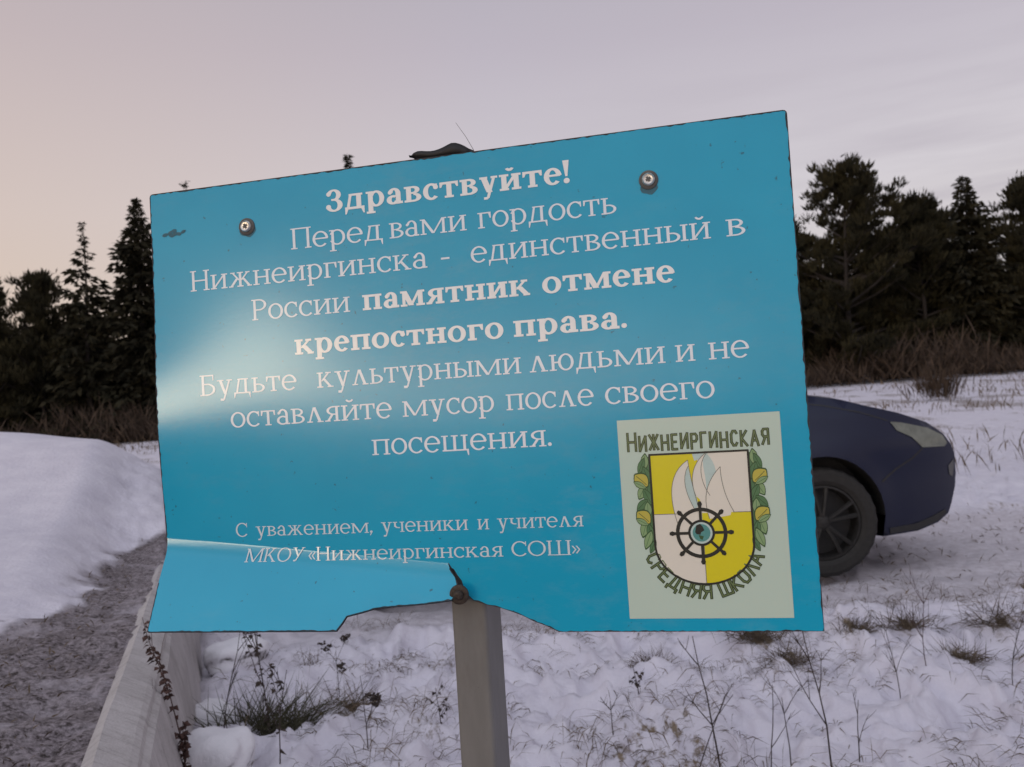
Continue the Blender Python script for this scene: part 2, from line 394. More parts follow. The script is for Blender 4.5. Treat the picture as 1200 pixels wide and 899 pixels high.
# low concrete wall holding the bank
def build_wall():
    k = Mat('weathered_concrete', 0.85, spec=0.3)
    a = k.noise(5, 5, 0.6); b = k.noise(60, 4, 0.6, (0.2, 1.0, 0.2)); c_ = k.noise(180, 3)
    v = k.mix(k.rng(a, 0.3, 0.7), (0.36, 0.335, 0.325), (0.54, 0.51, 0.505)); v = k.mix(k.rng(b, 0.50, 0.72, 0, 0.7), v, (0.24, 0.215, 0.205)); v = k.mix(k.rng(k.noise(14, 5, 0.7), 0.55, 0.72, 0, 0.6), v, (0.20, 0.175, 0.16))
    v = k.mix(k.rng(c_, 0.35, 0.7, 0, 0.4), v, (0.60, 0.57, 0.58)); k.base(v); k.bump(k.math('ADD', b, c_), 0.4, 0.006)
    bm = MB()
    ss = np.linspace(-1.0, 3.75, 60)
    prof = [(0.03, -0.15), (0.012, 0.405), (-0.015, 0.425), (-0.075, 0.398), (-0.090, 0.388), (-0.094, 0.376), (-0.108, 0.366), (-0.14, 0.24), (-0.185, -0.02), (-0.20, -0.2)]
    V = []
    for s in ss:
        w = 0.0015*math.sin(s*5.0)
        for i, (q, z) in enumerate(prof):
            jq = (fbm(np.array([s*3.0]), np.array([i*1.7]))[0]-0.5)*0.008
            x = L1A[0]+L1D[0]*s+L1N[0]*(q+w+jq); y = L1A[1]+L1D[1]*s+L1N[1]*(q+w+jq)
            V.append((x, y, z+jq*0.15))
    n = len(prof); F = []
    for i in range(len(ss)-1):
        for j in range(n-1):
            F.append((i*n+j, i*n+j+1, (i+1)*n+j+1, (i+1)*n+j))
    F.append(tuple(range(n))[::-1]); F.append(tuple((len(ss)-1)*n+j for j in range(n)))
    bm.add(V, F)
    o = bm.build('low_wall', k.m)
    tag(o, 'low pale concrete wall running back along the snow bank at the left', 'wall')
build_wall()

# ------------------------------------------------------------------ information sign
SC = Vector((-0.4063, 1.0326, 1.3251)); SR = Vector((0.9719, -0.2355, 0)); SN = Vector((-0.2355, -0.9719, 0)); SZ = Vector((0, 0, 1))
CA = np.array([0.0014, 0.397]); CB = np.array([0.3363, 0.4331]); CT = (CB-CA)/np.linalg.norm(CB-CA); CM = np.array([-CT[1], CT[0]])
PHI = R_(31)
_bs = np.linspace(0, 0.03, 121)                       # tilt of the fold along the sheet: quick start, slow middle, then the full fold
_bt = np.interp(_bs, [0, 0.0010, 0.009, 0.020, 0.03], [0, R_(9.0), R_(11.0), PHI, PHI])
_bc = np.concatenate([[0], np.cumsum(np.cos((_bt[1:]+_bt[:-1])/2))*0.00025]); _bn = np.concatenate([[0], np.cumsum(np.sin((_bt[1:]+_bt[:-1])/2))*0.00025])
def sheet(u, d, off=0.0, crack=None):
    """point of the sign sheet: u right, d down from the top left corner, off = out from its face"""
    if crack is None: crack = (u < 0.3363) or (u < 0.3363+(d-0.4331)*0.62)
    q = np.array([u, d])-CA; s = float(q@CM); a = float(q@CT)
    w = 0.0078*math.exp(-u/0.15)*math.exp(-((d-0.265)/0.105)**2) + 0.0016*math.sin(u*9+0.5)*math.exp(-(u/0.35)**2)*math.sin(d*14)
    if s <= 0 or not crack: p = np.array([u, d]); o = off; tilt = 0; 
    else:
        th = float(np.interp(s, _bs, _bt)); ex = max(0.0, s-0.03)
        s2 = float(np.interp(s, _bs, _bc)) + ex*math.cos(PHI); o = float(np.interp(s, _bs, _bn)) + ex*math.sin(PHI)
        s2 -= off*math.sin(th); o += off*math.cos(th)
        p = CA+a*CT+s2*CM
        w *= math.exp(-s*30)
    return SC + SR*float(p[0]) - SZ*float(p[1]) + SN*(o+w)

BASE = Vector((-0.055, 0.985, 0.0)); BASE.z = gz(-0.055, 0.985)
sign = empty('information_sign', BASE, 'torn blue information board with Russian text screwed to a grey square post', 'sign')
def loc(p): return Vector(p)-BASE

def cdt_fill(poly, step, extra=()):
    us = [p[0] for p in poly]; ds = [p[1] for p in poly]
    pts = []
    # resample outline
    out = []
    for i, p in enumerate(poly):
        qn = poly[(i+1) % len(poly)]
        L = math.hypot(qn[0]-p[0], qn[1]-p[1]); n = max(1, int(L/step))
        for j in range(n): out.append((p[0]+(qn[0]-p[0])*j/n, p[1]+(qn[1]-p[1])*j/n))
    def inside(x, y):
        c = False
        for i in range(len(out)):
            a, b = out[i], out[i-1]
            if (a[1] > y) != (b[1] > y) and x < (b[0]-a[0])*(y-a[1])/(b[1]-a[1])+a[0]: c = not c
        return c
    oa = np.array(out)
    for x in np.arange(min(us)+step*0.5, max(us), step):
        for y in np.arange(min(ds)+step*0.5, max(ds), step):
            if np.min((oa[:, 0]-x)**2+(oa[:, 1]-y)**2) > (step*0.5)**2 and inside(x, y): pts.append((x, y))
    pts += [p for p in extra if inside(*p) and np.min((oa[:, 0]-p[0])**2+(oa[:, 1]-p[1])**2) > 0.0004**2]
    n = len(out)
    vs, es, fs, *_ = delaunay_2d_cdt([Vector(p) for p in out+pts], [(i, (i+1) % n) for i in range(n)], [list(range(n))], 1, 1e-7)
    return out, vs, fs

def sheet_part(name, poly, step, parent, flap, thick=0.003):
    extra = [tuple(CA+CT*a+CM*o_) for o_ in (0.0006, 0.0011, 0.0016, 0.0022) for a in np.arange(0.003, 0.334, 0.0025)] if flap else ()
    out, vs, fs = cdt_fill(poly, step, extra)
    V = [loc(sheet(v.x, v.y, 0, flap)) for v in vs]; F = []; MI = []
    nf = len(V)
    V += [loc(sheet(v.x, v.y, -thick, flap)) for v in vs]
    for f in fs:
        a, b, c_ = [vs[i] for i in f][:3]
        f = list(f)
        if (b.x-a.x)*(c_.y-a.y)-(b.y-a.y)*(c_.x-a.x) > 0: f = f[::-1]
        F.append(tuple(f)); MI.append(0)
        F.append(tuple(nf+i for i in reversed(f))); MI.append(2)
    b0 = len(V)
    n = len(out)
    for p in out: V.append(loc(sheet(p[0], p[1], 0, flap)))
    for p in out: V.append(loc(sheet(p[0], p[1], -thick, flap)))
    for i in range(n):
        j = (i+1) % n
        F.append((b0+i, b0+j, b0+n+j, b0+n+i)); MI.append(1)
    o = mesh_obj(name, V, F, [MAT['film'], MAT['edge'], MAT['back']], parent, False, MI)
    sm = np.array([m == 0 for m in MI]); o.data.polygons.foreach_set('use_smooth', sm)
    bm = bmesh.new(); bm.from_mesh(o.data)
    bmesh.ops.recalc_face_normals(bm, faces=[f for f in bm.faces if f.material_index == 1]); bm.to_mesh(o.data); bm.free()
    return o

H_ = 0.5058; W_ = 0.7102
rc = 0.004
def corner(cx, cy, a0, a1): return [(cx+rc*math.cos(R_(a)), cy+rc*math.sin(R_(a))) for a in np.linspace(a0, a1, 4)]
crack_r = [(0.4512, H_), (0.438, 0.4995), (0.4249, 0.4946), (0.414, 0.489), (0.4028, 0.4848), (0.3893, 0.4803), (0.376, 0.4775), (0.362, 0.4729), (0.3558, 0.4666), (0.3545, 0.462), (0.3510, 0.4575), (0.3500, 0.452), (0.3455, 0.4470), (0.3425, 0.440), (0.3395, 0.4385), (0.3363, 0.4331)]
main_poly = corner(rc, rc, 180, 270) + corner(W_-rc, rc, 270, 360) + [(W_, H_)] + crack_r + [tuple(CA+(CB-CA)*t) for t in np.linspace(1, 0, 30)[1:-1]] + [(0.0, 0.397)]
flap_poly = [tuple(CA+(CB-CA)*t) for t in np.linspace(0, 1, 34)] + [(0.3380, 0.4385), (0.3405, 0.4420), (0.3440, 0.4478), (0.3468, 0.4530), (0.3480, 0.4570), (0.3515, 0.4605), (0.3490, 0.4660), (0.3422, 0.4726), (0.318, 0.4755), (0.290, 0.4780), (0.2616, 0.4801), (0.246, 0.4850), (0.23, 0.489), (0.2265, 0.4960), (0.2209, 0.5045), (0.115, 0.5050), (0.0033, 0.5053), (0.0010, 0.45)]
panel = sheet_part('panel', main_poly, 0.012, sign, False)
flap = sheet_part('bent_corner', flap_poly, 0.004, panel, True)
flap['label'] = 'lower left piece of the board, cracked and folded forward'

def worn_border(pts, name, parent, flap, w0=0.0011):
    rs = random.Random(len(pts)); V = []; F = []; n = len(pts)
    for i, p in enumerate(pts):
        a = pts[max(i-1, 0)]; b = pts[min(i+1, n-1)]; dx, dy = b[0]-a[0], b[1]-a[1]; L = math.hypot(dx, dy) or 1
        w = w0*(0.25+1.3*rs.random()**2+0.5*math.sin(i*0.21)**2)
        V += [loc(sheet(p[0], p[1], 0.00022, flap)), loc(sheet(p[0]-dy/L*w, p[1]+dx/L*w, 0.00022, flap))]
        if i: F.append((2*i-2, 2*i-1, 2*i+1, 2*i))
    mesh_obj(name, V, F, MAT['edge'], parent)
def fine(pts, step=0.004):
    out = []
    for a, b in zip(pts[:-1], pts[1:]):
        n = max(1, int(math.hypot(b[0]-a[0], b[1]-a[1])/step))
        out += [(a[0]+(b[0]-a[0])*i/n, a[1]+(b[1]-a[1])*i/n) for i in range(n)]
    return out+[pts[-1]]
e_ = 0.00005
worn_border(fine([(e_, 0.397)] + [(p[0]+e_, p[1]+e_) for p in corner(rc, rc, 180, 270)] + [(p[0]-e_, p[1]+e_) for p in corner(W_-rc, rc, 270, 360)] + [(W_-e_, H_-e_)]), 'worn_edge', panel, False)
worn_border(fine([(W_-e_, H_-e_)] + [(p[0], p[1]-e_) for p in crack_r]), 'worn_edge', panel, False, 0.0009)
worn_border(fine([(p[0], p[1]-e_) for p in flap_poly[34:]]), 'worn_edge', flap, True, 0.0009)

# --- lettering: drawn slab-serif glyphs ---------------------------------------
class P_: pass
def params(bold):
    p = P_(); p.bold = bold
    if bold: p.S, p.h, p.t, p.o, p.k = 0.30, 0.125, 0.135, 0.12, 0.40
    else: p.S, p.h, p.t, p.o, p.k = 0.165, 0.085, 0.076, 0.125, 0.56
    return p
class G:
    def __init__(s, p): s.P = p; s.pc = []
    def poly(s, pts): s.pc.append(([(float(x), float(y)) for x, y in pts], [tuple(range(len(pts)))]))
    def rect(s, x0, y0, x1, y1): s.poly([(x0, y0), (x1, y0), (x1, y1), (x0, y1)])
    def line(s, x0, y0, x1, y1, w): s.poly([(x0-w/2, y0), (x0+w/2, y0), (x1+w/2, y1), (x1-w/2, y1)])
    def arc(s, cx, cy, rx, ry, a0, a1, wx, wy, n=22):
        V = []; F = []
        for i in range(n+1):
            t = R_(a0+(a1-a0)*i/n); c_, sn = math.cos(t), math.sin(t)
            V += [(cx+rx*c_, cy+ry*sn), (cx+(rx-wx)*c_, cy+(ry-wy)*sn)]
            if i: F.append((2*i-2, 2*i-1, 2*i+1, 2*i))
        s.pc.append((V, F))
    def dot(s, x, y, r, n=14): s.poly([(x+r*math.cos(2*math.pi*i/n), y+r*math.sin(2*math.pi*i/n)) for i in range(n)])
    def stem(s, x, y0, y1, top='both', bot='both', w=None):
        p = s.P; w = w or p.S
        s.rect(x, y0, x+w, y1)
        for yy, side in ((y1-p.t, top), (y0, bot)):
            if side: s.rect(x-(p.o if side in ('both', 'l') else 0), yy, x+w+(p.o if side in ('both', 'r') else 0), yy+p.t)

def glyph(ch, bold):
    p = params(bold); g = G(p); S, h, t, o, k_ = p.S, p.h, p.t, p.o, p.k
    H = 1.0; ch0 = ch
    cap = ch.isupper()
    if cap: H = 1.40; k_ = k_*1.30
    c = ch.lower() if ch in 'ПНКМШ' else ch
    if c == 'и' or c == 'й':
        x2 = o+S+k_; g.stem(o, 0, H); g.stem(x2, 0, H)
        th = 0.30 if bold else 0.17
        g.poly([(o+S, 0.06), (x2, H-0.06-th), (x2, H-0.06), (o+S, 0.06+th)])
        if c == 'й': g.arc((o+x2+S)/2, 1.42, 0.26, 0.24, 200, 340, h*1.3, h*1.3, 12)
        return g.pc, x2+S+o
    if c == 'н':
        x2 = o+S+k_; g.stem(o, 0, H); g.stem(x2, 0, H); g.rect(o+S, H*0.47, x2, H*0.47+h*1.1); return g.pc, x2+S+o
    if c == 'п':
        x2 = o+S+k_; g.stem(o, 0, H, 'l'); g.stem(x2, 0, H, 'r'); g.rect(o+S, H-t*1.15, x2, H); return g.pc, x2+S+o
    if c == 'ш':
        x2 = o+S+k_*0.78; x3 = x2+S+k_*0.78
        for x in (o, x2, x3): g.stem(x, 0, H, 'both', None)
        g.rect(o-o*0.6, 0, x3+S+o*0.6, t*1.1); return g.pc, x3+S+o
    if c == 'щ':
        x2 = o+S+k_*0.78; x3 = x2+S+k_*0.78
        for x in (o, x2, x3): g.stem(x, 0, H, 'both', None)
        g.rect(o*0.4, 0, x3+S+o*1.3, t*1.2); g.poly([(x3+S+o*1.3-h*1.6, 0), (x3+S+o*1.3, 0), (x3+S+o*1.3, -0.30), (x3+S+o*1.3-h*0.7, -0.30)]); return g.pc, x3+S+o*1.4
    if c == 'т':
        W = 0.95 if not bold else 1.10; x = W/2-S/2
        g.stem(x, 0, 1); g.rect(0, 1-t*1.1, W, 1)
        g.poly([(0, 0.66), (h*0.8, 0.66), (h*1.6, 1-t), (0, 1-t)]); g.poly([(W-h*0.8, 0.66), (W, 0.66), (W, 1-t), (W-h*1.6, 1-t)]); return g.pc, W
    if c == 'г':
        W = 0.82 if not bold else 0.95
        g.stem(o, 0, 1, 'l'); g.rect(o+S, 1-t*1.1, W, 1); g.poly([(W-h*0.8, 0.62), (W, 0.62), (W, 1-t), (W-h*1.8, 1-t)]); return g.pc, W
    if c == 'р':
        g.stem(o, -0.42, 1, 'l'); cx = o+S+0.20; g.arc(cx, 0.5, 0.50, 0.52, -155, 155, S, h*1.1); return g.pc, cx+0.52
    if c == 'о':
        rx = 0.50 if not bold else 0.55
        g.arc(rx, 0.5, rx, 0.53, 0, 360, S, h*1.15, 36); return g.pc, 2*rx
    if c == 'с':
        g.arc(0.50, 0.5, 0.50, 0.53, 42, 318, S, h*1.15, 28); g.poly([(0.84-h*1.2, 0.98), (0.86, 0.98), (0.86, 0.66), (0.80, 0.66)])
        if bold: g.dot(0.76, 0.77, 0.15)
        return g.pc, 0.90
    if c == 'С':
        g.arc(0.66, 0.70, 0.66, 0.73, 40, 320, S, h*1.2, 30); g.poly([(1.10, 1.40), (1.17, 1.40), (1.17, 0.95), (1.11, 0.95)]); return g.pc, 1.20
    if c == 'е':
        g.arc(0.50, 0.5, 0.50, 0.53, 4, 318, S, h*1.15, 30); g.rect(S*0.6, 0.49, 1.0-S*0.25, 0.49+h*1.05); return g.pc, 0.98
    if c == 'а':
        xr = 0.60 if not bold else 0.58
        g.arc((xr+S+0.10)/2, 0.66, (xr+S-0.10)/2, 0.37, 0, 165, S, h*1.1); g.rect(xr, 0.04, xr+S, 0.67); g.rect(xr, 0, xr+S+o, t*1.2)
        if bold: g.dot(0.24, 0.76, 0.13)
        else: g.dot(0.16, 0.76, 0.085)
        g.arc(0.42, 0.28, 0.40, 0.30, 50, 340, S, h*1.1); return g.pc, xr+S+o
    if c == 'в':
        g.stem(o, 0, 1, 'l', 'l'); cx = o+S
        g.arc(cx+0.12, 0.755, 0.40, 0.245, -90, 90, S*0.95, h); g.rect(cx, 1-h, cx+0.12, 1); g.arc(cx+0.14, 0.275, 0.47, 0.275, -90, 90, S, h)
        g.rect(cx, 0, cx+0.14, h); g.rect(cx, 0.51, cx+0.14, 0.51+h*0.9); return g.pc, cx+0.62
    if c == 'д':
        W = 1.16 if not bold else 1.25
        xs = 0.74
        g.rect(xs, t, xs+S, 1); g.line(0.22, t, 0.40, 1, h*1.5 if not bold else h*1.4); g.rect(0.36, 1-t, xs, 1); g.rect(0.28, 1-t, 0.36, 1); g.rect(xs+S, 1-t, xs+S+o*0.8, 1)
        g.rect(0.02, 0, W-0.02, t*1.15); g.poly([(0.02, 0), (h*1.8, 0), (h*0.8, -0.30), (0.02, -0.30)]); g.poly([(W-h*1.8, 0), (W-0.02, 0), (W-0.02, -0.30), (W-h*0.8, -0.30)]); return g.pc, W
    if c == 'л':
        ap = 0.56; g.line(0.24, t, ap-0.03, 1, h*1.35); g.line(0.92, 0, ap, 1, S*1.15); g.rect(0.06, 0, 0.44, t); g.rect(0.74, 0, 1.14, t); return g.pc, 1.16
    if c == 'м':
        W = k_*2.0 if not cap else k_*1.75
        x2 = o+h*1.5+W; g.stem(o, 0, H, 'l', 'both', h*1.5); g.stem(x2, 0, H, 'r', 'both')
        mx = (o+x2)/2+0.06
        g.line(mx, 0.05 if not cap else 0.02, o+h*0.9, H, S*1.15); g.line(mx, 0.05, x2+S*0.3, H, h*1.4); return g.pc, x2+S+o
    if c == 'к':
        g.stem(o, 0, H); x = o+S
        g.line(x+0.05, H*0.42, x+0.52*(1.2 if cap else 1), H-t*0.5, h*1.6 if not bold else h*1.5); g.line(x+0.62*(1.25 if cap else 1), t*0.5, x+0.18, H*0.58, S*1.2)
        xa = x+0.52*(1.2 if cap else 1); g.rect(xa-0.22, H-t, xa+0.17, H); xb = x+0.62*(1.25 if cap else 1); g.rect(xb-0.20, 0, xb+0.20, t); return g.pc, xb+0.20
    if c == 'ж':
        W = 1.56; m_ = W/2
        g.stem(m_-S/2, 0, 1)
        for sg in (-1, 1):
            g.line(m_+sg*0.08, 0.45, m_+sg*0.50, 1-t*0.5, h*1.5); g.line(m_+sg*0.60, t*0.5, m_+sg*0.20, 0.58, S*1.1)
            g.rect(m_+sg*0.50-0.15, 1-t, m_+sg*0.50+0.15, 1); g.rect(m_+sg*0.62-0.15, 0, m_+sg*0.62+0.15, t)
        return g.pc, W
    if c == 'у' or c == 'У':
        s_ = 1.0 if c == 'у' else 1.40
        W = 1.06*(1 if c == 'у' else 1.22); b0 = -0.42 if c == 'у' else 0.0
        xl, xr, xm = 0.24, W-0.18, W*0.54
        yj = 0.02 if c == 'у' else 0.50
        g.line(xm, yj, xl, s_, S*1.15); dx = (xr-xm)/(s_-yj); g.line(xm+dx*(b0+0.08-yj), b0+0.08, xr, s_, h*1.4)
        g.rect(xl-0.22, s_-t, xl+0.24, s_); g.rect(xr-0.20, s_-t, xr+0.18, s_); xe = xm+dx*(b0+0.1-yj); g.poly([(xe-0.24, b0), (xe-0.02, b0), (xe+h*0.8, b0+0.16), (xe-0.24, b0+0.15)]); return g.pc, W
    if c == 'ь' or c == 'ы':
        g.stem(o, 0, 1, 'both', 'l'); cx = o+S
        g.arc(cx+0.12, 0.29, 0.46, 0.29, -90, 90, S, h); g.rect(cx, 0, cx+0.12, h); g.rect(cx, 0.58-h, cx+0.12, 0.58)
        if c == 'ь': return g.pc, cx+0.60
        x2 = cx+0.72; g.stem(x2, 0, 1); return g.pc, x2+S+o
    if c == 'ю':
        g.stem(o, 0, 1); cx = o+S+0.22+0.46; g.arc(cx, 0.5, 0.46, 0.53, 0, 360, S, h*1.15, 34); g.rect(o+S, 0.46, cx-0.46+S*0.4, 0.46+h*1.1); return g.pc, cx+0.48
    if c == 'я':
        xr = 0.70; g.stem(xr, 0, 1, 'r', 'both'); g.arc(xr-0.10, 0.71, 0.48, 0.29, 90, 270, S, h); g.rect(xr-0.10, 1-h, xr, 1); g.rect(xr-0.10, 0.42, xr, 0.42+h)
        g.line(0.20, t*0.5, 0.50, 0.46, S*1.05); g.rect(0.0, 0, 0.36, t); return g.pc, xr+S+o
    if c == 'ч':
        x2 = o+S+k_*0.9; g.stem(o, 0.52, 1, 'both', None); g.stem(x2, 0, 1); g.arc((o+x2+S*0.4)/2+0.02, 0.60, (x2-o)/2+0.02, 0.22, 180, 300, S, h*1.2, 12); return g.pc, x2+S+o
    if c == 'Р':
        g.stem(o, 0, 1.4, 'l'); cx = o+S; g.arc(cx+0.20, 1.02, 0.52, 0.38, -90, 90, S, h); g.rect(cx, 1.4-h, cx+0.20, 1.4); g.rect(cx, 0.64, cx+0.20, 0.64+h); return g.pc, cx+0.74
    if c == 'Б':
        g.stem(o, 0, 1.4, 'l', 'l'); cx = o+S; g.rect(cx, 1.4-h, cx+0.66, 1.4); g.rect(cx+0.66-h*0.9, 1.02, cx+0.66, 1.4-h)
        g.arc(cx+0.20, 0.41, 0.56, 0.41, -90, 90, S, h); g.rect(cx, 0, cx+0.20, h); g.rect(cx, 0.82-h, cx+0.20, 0.82); return g.pc, cx+0.78
    if c == 'О':
        g.arc(0.70, 0.70, 0.70, 0.73, 0, 360, S, h*1.2, 40); return g.pc, 1.40
    if c == 'З':
        g.arc(0.50, 1.06, 0.46, 0.37, 160, -90, S, h); g.arc(0.50, 0.39, 0.54, 0.42, 90, -165, S*1.05, h); g.dot(0.19, 1.14, 0.15); g.dot(0.15, 0.30, 0.16); g.rect(0.34, 0.69, 0.52, 0.69+h); return g.pc, 1.06
    if c == '!':
        g.poly([(0.12, 0.42), (0.24, 0.42), (0.36, 1.40), (0.0, 1.40)]); g.dot(0.18, 0.15, 0.17); return g.pc, 0.36
    if c == '.': r = 0.15 if bold else 0.115; g.dot(r, r, r); return g.pc, 2*r
    if c == ',': g.dot(0.13, 0.11, 0.12); g.poly([(0.12, 0.02), (0.25, 0.12), (0.05, -0.26), (-0.01, -0.22)]); return g.pc, 0.26
    if c == '-': g.rect(0.0, 0.42, 0.50, 0.42+h*1.4); return g.pc, 0.50
    if c in '«»':
        sg = 1 if c == '«' else -1
        for x in (0.0, 0.30):
            x0, x1 = (x, x+0.24) if sg == 1 else (x+0.24, x)
            w = 0.12
            g.poly([(x0-w/2, 0.5), (x0+w/2, 0.5), (x1+w/2, 0.86), (x1-w/2, 0.86)]); g.poly([(x1-w/2, 0.14), (x1+w/2, 0.14), (x0+w/2, 0.5), (x0-w/2, 0.5)])
        return g.pc, 0.56
    return g.pc, 0.5

def word_pieces(word, u0, u1, dbase, xh, bold=False, italic=False):
    """pieces of a word stretched between u0 and u1 on baseline dbase (board coordinates)"""
    gap = 0.10 if bold else 0.085
    x = 0; items = []
    for ch in word:
        pc, adv = glyph(ch, bold); items.append((pc, x)); x += adv+gap
    total = x-gap; sx = (u1-u0)/total
    res = []
    for pc, x0 in items:
        for i, (V, F) in enumerate(pc):
            off = 0.00030+i*0.000012
            vv = []
            for (a, b) in V:
                xx = a+x0+(0.18*b if italic else 0)
                vv.append((u0+xx*sx, dbase-b*xh, off))
            res.append((vv, F))
    return res
def dens(V, F, maxlen=0.0035):
    return V, F
def printed(name, pieces, mats, parent, mi=None):
    V = []; F = []; M = []
    for n, (vv, ff) in enumerate(pieces):
        b = len(V)
        V += [loc(sheet(u, d, o_)) for u, d, o_ in vv]
        for f in ff: F.append(tuple(b+i for i in f)); M.append(mi[n] if mi else 0)
    o = mesh_obj(name, V, F, mats, parent, False, M)
    # all faces look out of the board
    bm = bmesh.new(); bm.from_mesh(o.data); bm.normal_update()
    for f in bm.faces:
        if f.normal.dot(SN) < 0: f.normal_flip()
    bm.to_mesh(o.data); bm.free()
    return o

XH = 0.0166
LINES = [
    (0.0457, [('Здравствуйте!', 0.2207, 0.4928, True)], 'cream', XH*1.02),
    (0.0826, [('Перед', 0.1762, 0.2850, False), ('вами', 0.2925, 0.3795, False), ('гордость', 0.3920, 0.5388, False)], 'white', XH),
    (0.1180, [('Нижнеиргинска', 0.0488, 0.3333, False), ('-', 0.3489, 0.3584, False), ('единственный', 0.3820, 0.6300, False), ('в', 0.6450, 0.6635, False)], 'white', XH),
    (0.1575, [('России', 0.1244, 0.2422, False)], 'white', XH),
    (0.1575, [('памятник', 0.2570, 0.4435, True), ('отмене', 0.4567, 0.5920, True)], 'cream', XH),
    (0.1998, [('крепостного', 0.1743, 0.4125, True), ('права.', 0.4235, 0.5414, True)], 'cream', XH),
    (0.2380, [('Будьте', 0.0559, 0.1741, False), ('культурными', 0.1987, 0.4289, False), ('людьми', 0.4370, 0.5774, False), ('и', 0.5876, 0.6069, False), ('не', 0.6200, 0.6587, False)], 'white', XH),
    (0.2757, [('оставляйте', 0.0916, 0.2835, False), ('мусор', 0.2960, 0.3979, False), ('после', 0.4108, 0.5026, False), ('своего', 0.5145, 0.6233, False)], 'white', XH),
    (0.3150, [('посещения.', 0.2584, 0.4564, False)], 'white', XH),
    (0.3985, [('С', 0.0886, 0.1030, False), ('уважением,', 0.1130, 0.2532, False), ('ученики', 0.2631, 0.3611, False), ('и', 0.3715, 0.3840, False), ('учителя', 0.3928, 0.4839, False)], 'thin', 0.0108),
    (0.4273, [('МКОУ', 0.0997, 0.1700, 'i'), ('«Нижнеиргинская', 0.1770, 0.3973, False), ('СОШ»', 0.4065, 0.4784, False)], 'thin', 0.0108),
]
for dbase, words, mat, xh in LINES:
    pcs = []
    for w, u0, u1, style in words:
        pcs += word_pieces(w, u0, u1, dbase, xh, style is True, style == 'i')
    printed('lettering', pcs, [MAT[mat]], panel)

# dirt smudge near the top left corner
sm = []
rs = random.Random(4)
for i in range(26):
    a = rs.uniform(-1, 1); cx, cy = 0.031+0.013*a, 0.0485-0.001*a+rs.uniform(-0.0036, 0.0036)*(1-abs(a)); r1 = rs.uniform(0.0012, 0.0038); r2 = r1*rs.uniform(0.35, 0.6)
    an = rs.uniform(-0.5, 0.2)
    sm.append(([(cx+r1*math.cos(t)*math.cos(an)-r2*math.sin(t)*math.sin(an), cy+r1*math.cos(t)*math.sin(an)+r2*math.sin(t)*math.cos(an), 0.00025+i*0.00001) for t in np.linspace(0, 2*math.pi, 11)[:-1]], [tuple(range(10))]))
printed('smudge', sm, [MAT['smudge']], panel)

# --- emblem -------------------------------------------------------------------
EU0, EU1, ED0, ED1 = 0.5247, 0.6833, 0.2930, 0.4927
eg = []
N_ = 8
for i in range(N_):
    for j in range(N_):
        a0, a1 = EU0+(EU1-EU0)*i/N_, EU0+(EU1-EU0)*(i+1)/N_; b0, b1 = ED0+(ED1-ED0)*j/N_, ED0+(ED1-ED0)*(j+1)/N_
        eg.append(([(a0, b0, 0.0003), (a1, b0, 0.0003), (a1, b1, 0.0003), (a0, b1, 0.0003)], [(0, 1, 2, 3)]))
emblem = printed('emblem', eg, [MAT['paper']], sign)
emblem['label'] = 'pale printed school crest with yellow and cream shield, ship wheel and flame'
def strk(pts, w, off, closed=False):
    """a stroke of width w along (u,d) points"""
    n = len(pts); V = []; F = []
    for i in range(n):
        a = pts[i-1] if (i > 0 or closed) else pts[i]; b = pts[(i+1) % n] if (i < n-1 or closed) else pts[i]
        dx, dy = b[0]-a[0], b[1]-a[1]; L = math.hypot(dx, dy) or 1; nx, ny = -dy/L, dx/L
        ww = w[i] if hasattr(w, '__len__') else w
        V += [(pts[i][0]+nx*ww/2, pts[i][1]+ny*ww/2, off), (pts[i][0]-nx*ww/2, pts[i][1]-ny*ww/2, off)]
    for i in range(n if closed else n-1):
        j = (i+1) % n; F.append((2*i, 2*i+1, 2*j+1, 2*j))
    return (V, F)
def fill(pts, off): return ([(a, b, off) for a, b in pts], [tuple(range(len(pts)))])
def bez(pts, n=10):
    out = []
    pts = [np.array(p) for p in pts]
    for t in np.linspace(0, 1, n):
        q = pts
        while len(q) > 1: q = [q[i]*(1-t)+q[i+1]*t for i in range(len(q)-1)]
        out.append((float(q[0][0]), float(q[0][1])))
    return out
sx0, sx1, st, smid, scx = 0.5550, 0.6508, 0.3292, 0.3890, 0.6003
sbend = 0.4190; sbot = 0.4590
def arcpts(a0, a1, n=16):
    rx = (sx1-sx0)/2; cx = (sx0+sx1)/2
    return [(cx+rx*math.cos(R_(a)), sbend+(sbot-sbend)*math.sin(R_(a))) for a in np.linspace(a0, a1, n)]
cxm = (sx0+sx1)/2
shield = [fill([(sx0, st), (cxm-0.001, st), (cxm-0.001, smid), (sx0, smid)], 0.00050), fill([(cxm-0.001, st), (sx1, st), (sx1, smid), (cxm-0.001, smid)], 0.00050),
          fill([(sx0, smid), (cxm, smid), (cxm, sbot)]+arcpts(90, 180), 0.00050), fill([(cxm, smid), (sx1, smid)]+arcpts(0, 90), 0.00050)]
smi = [0, 1, 1, 0]
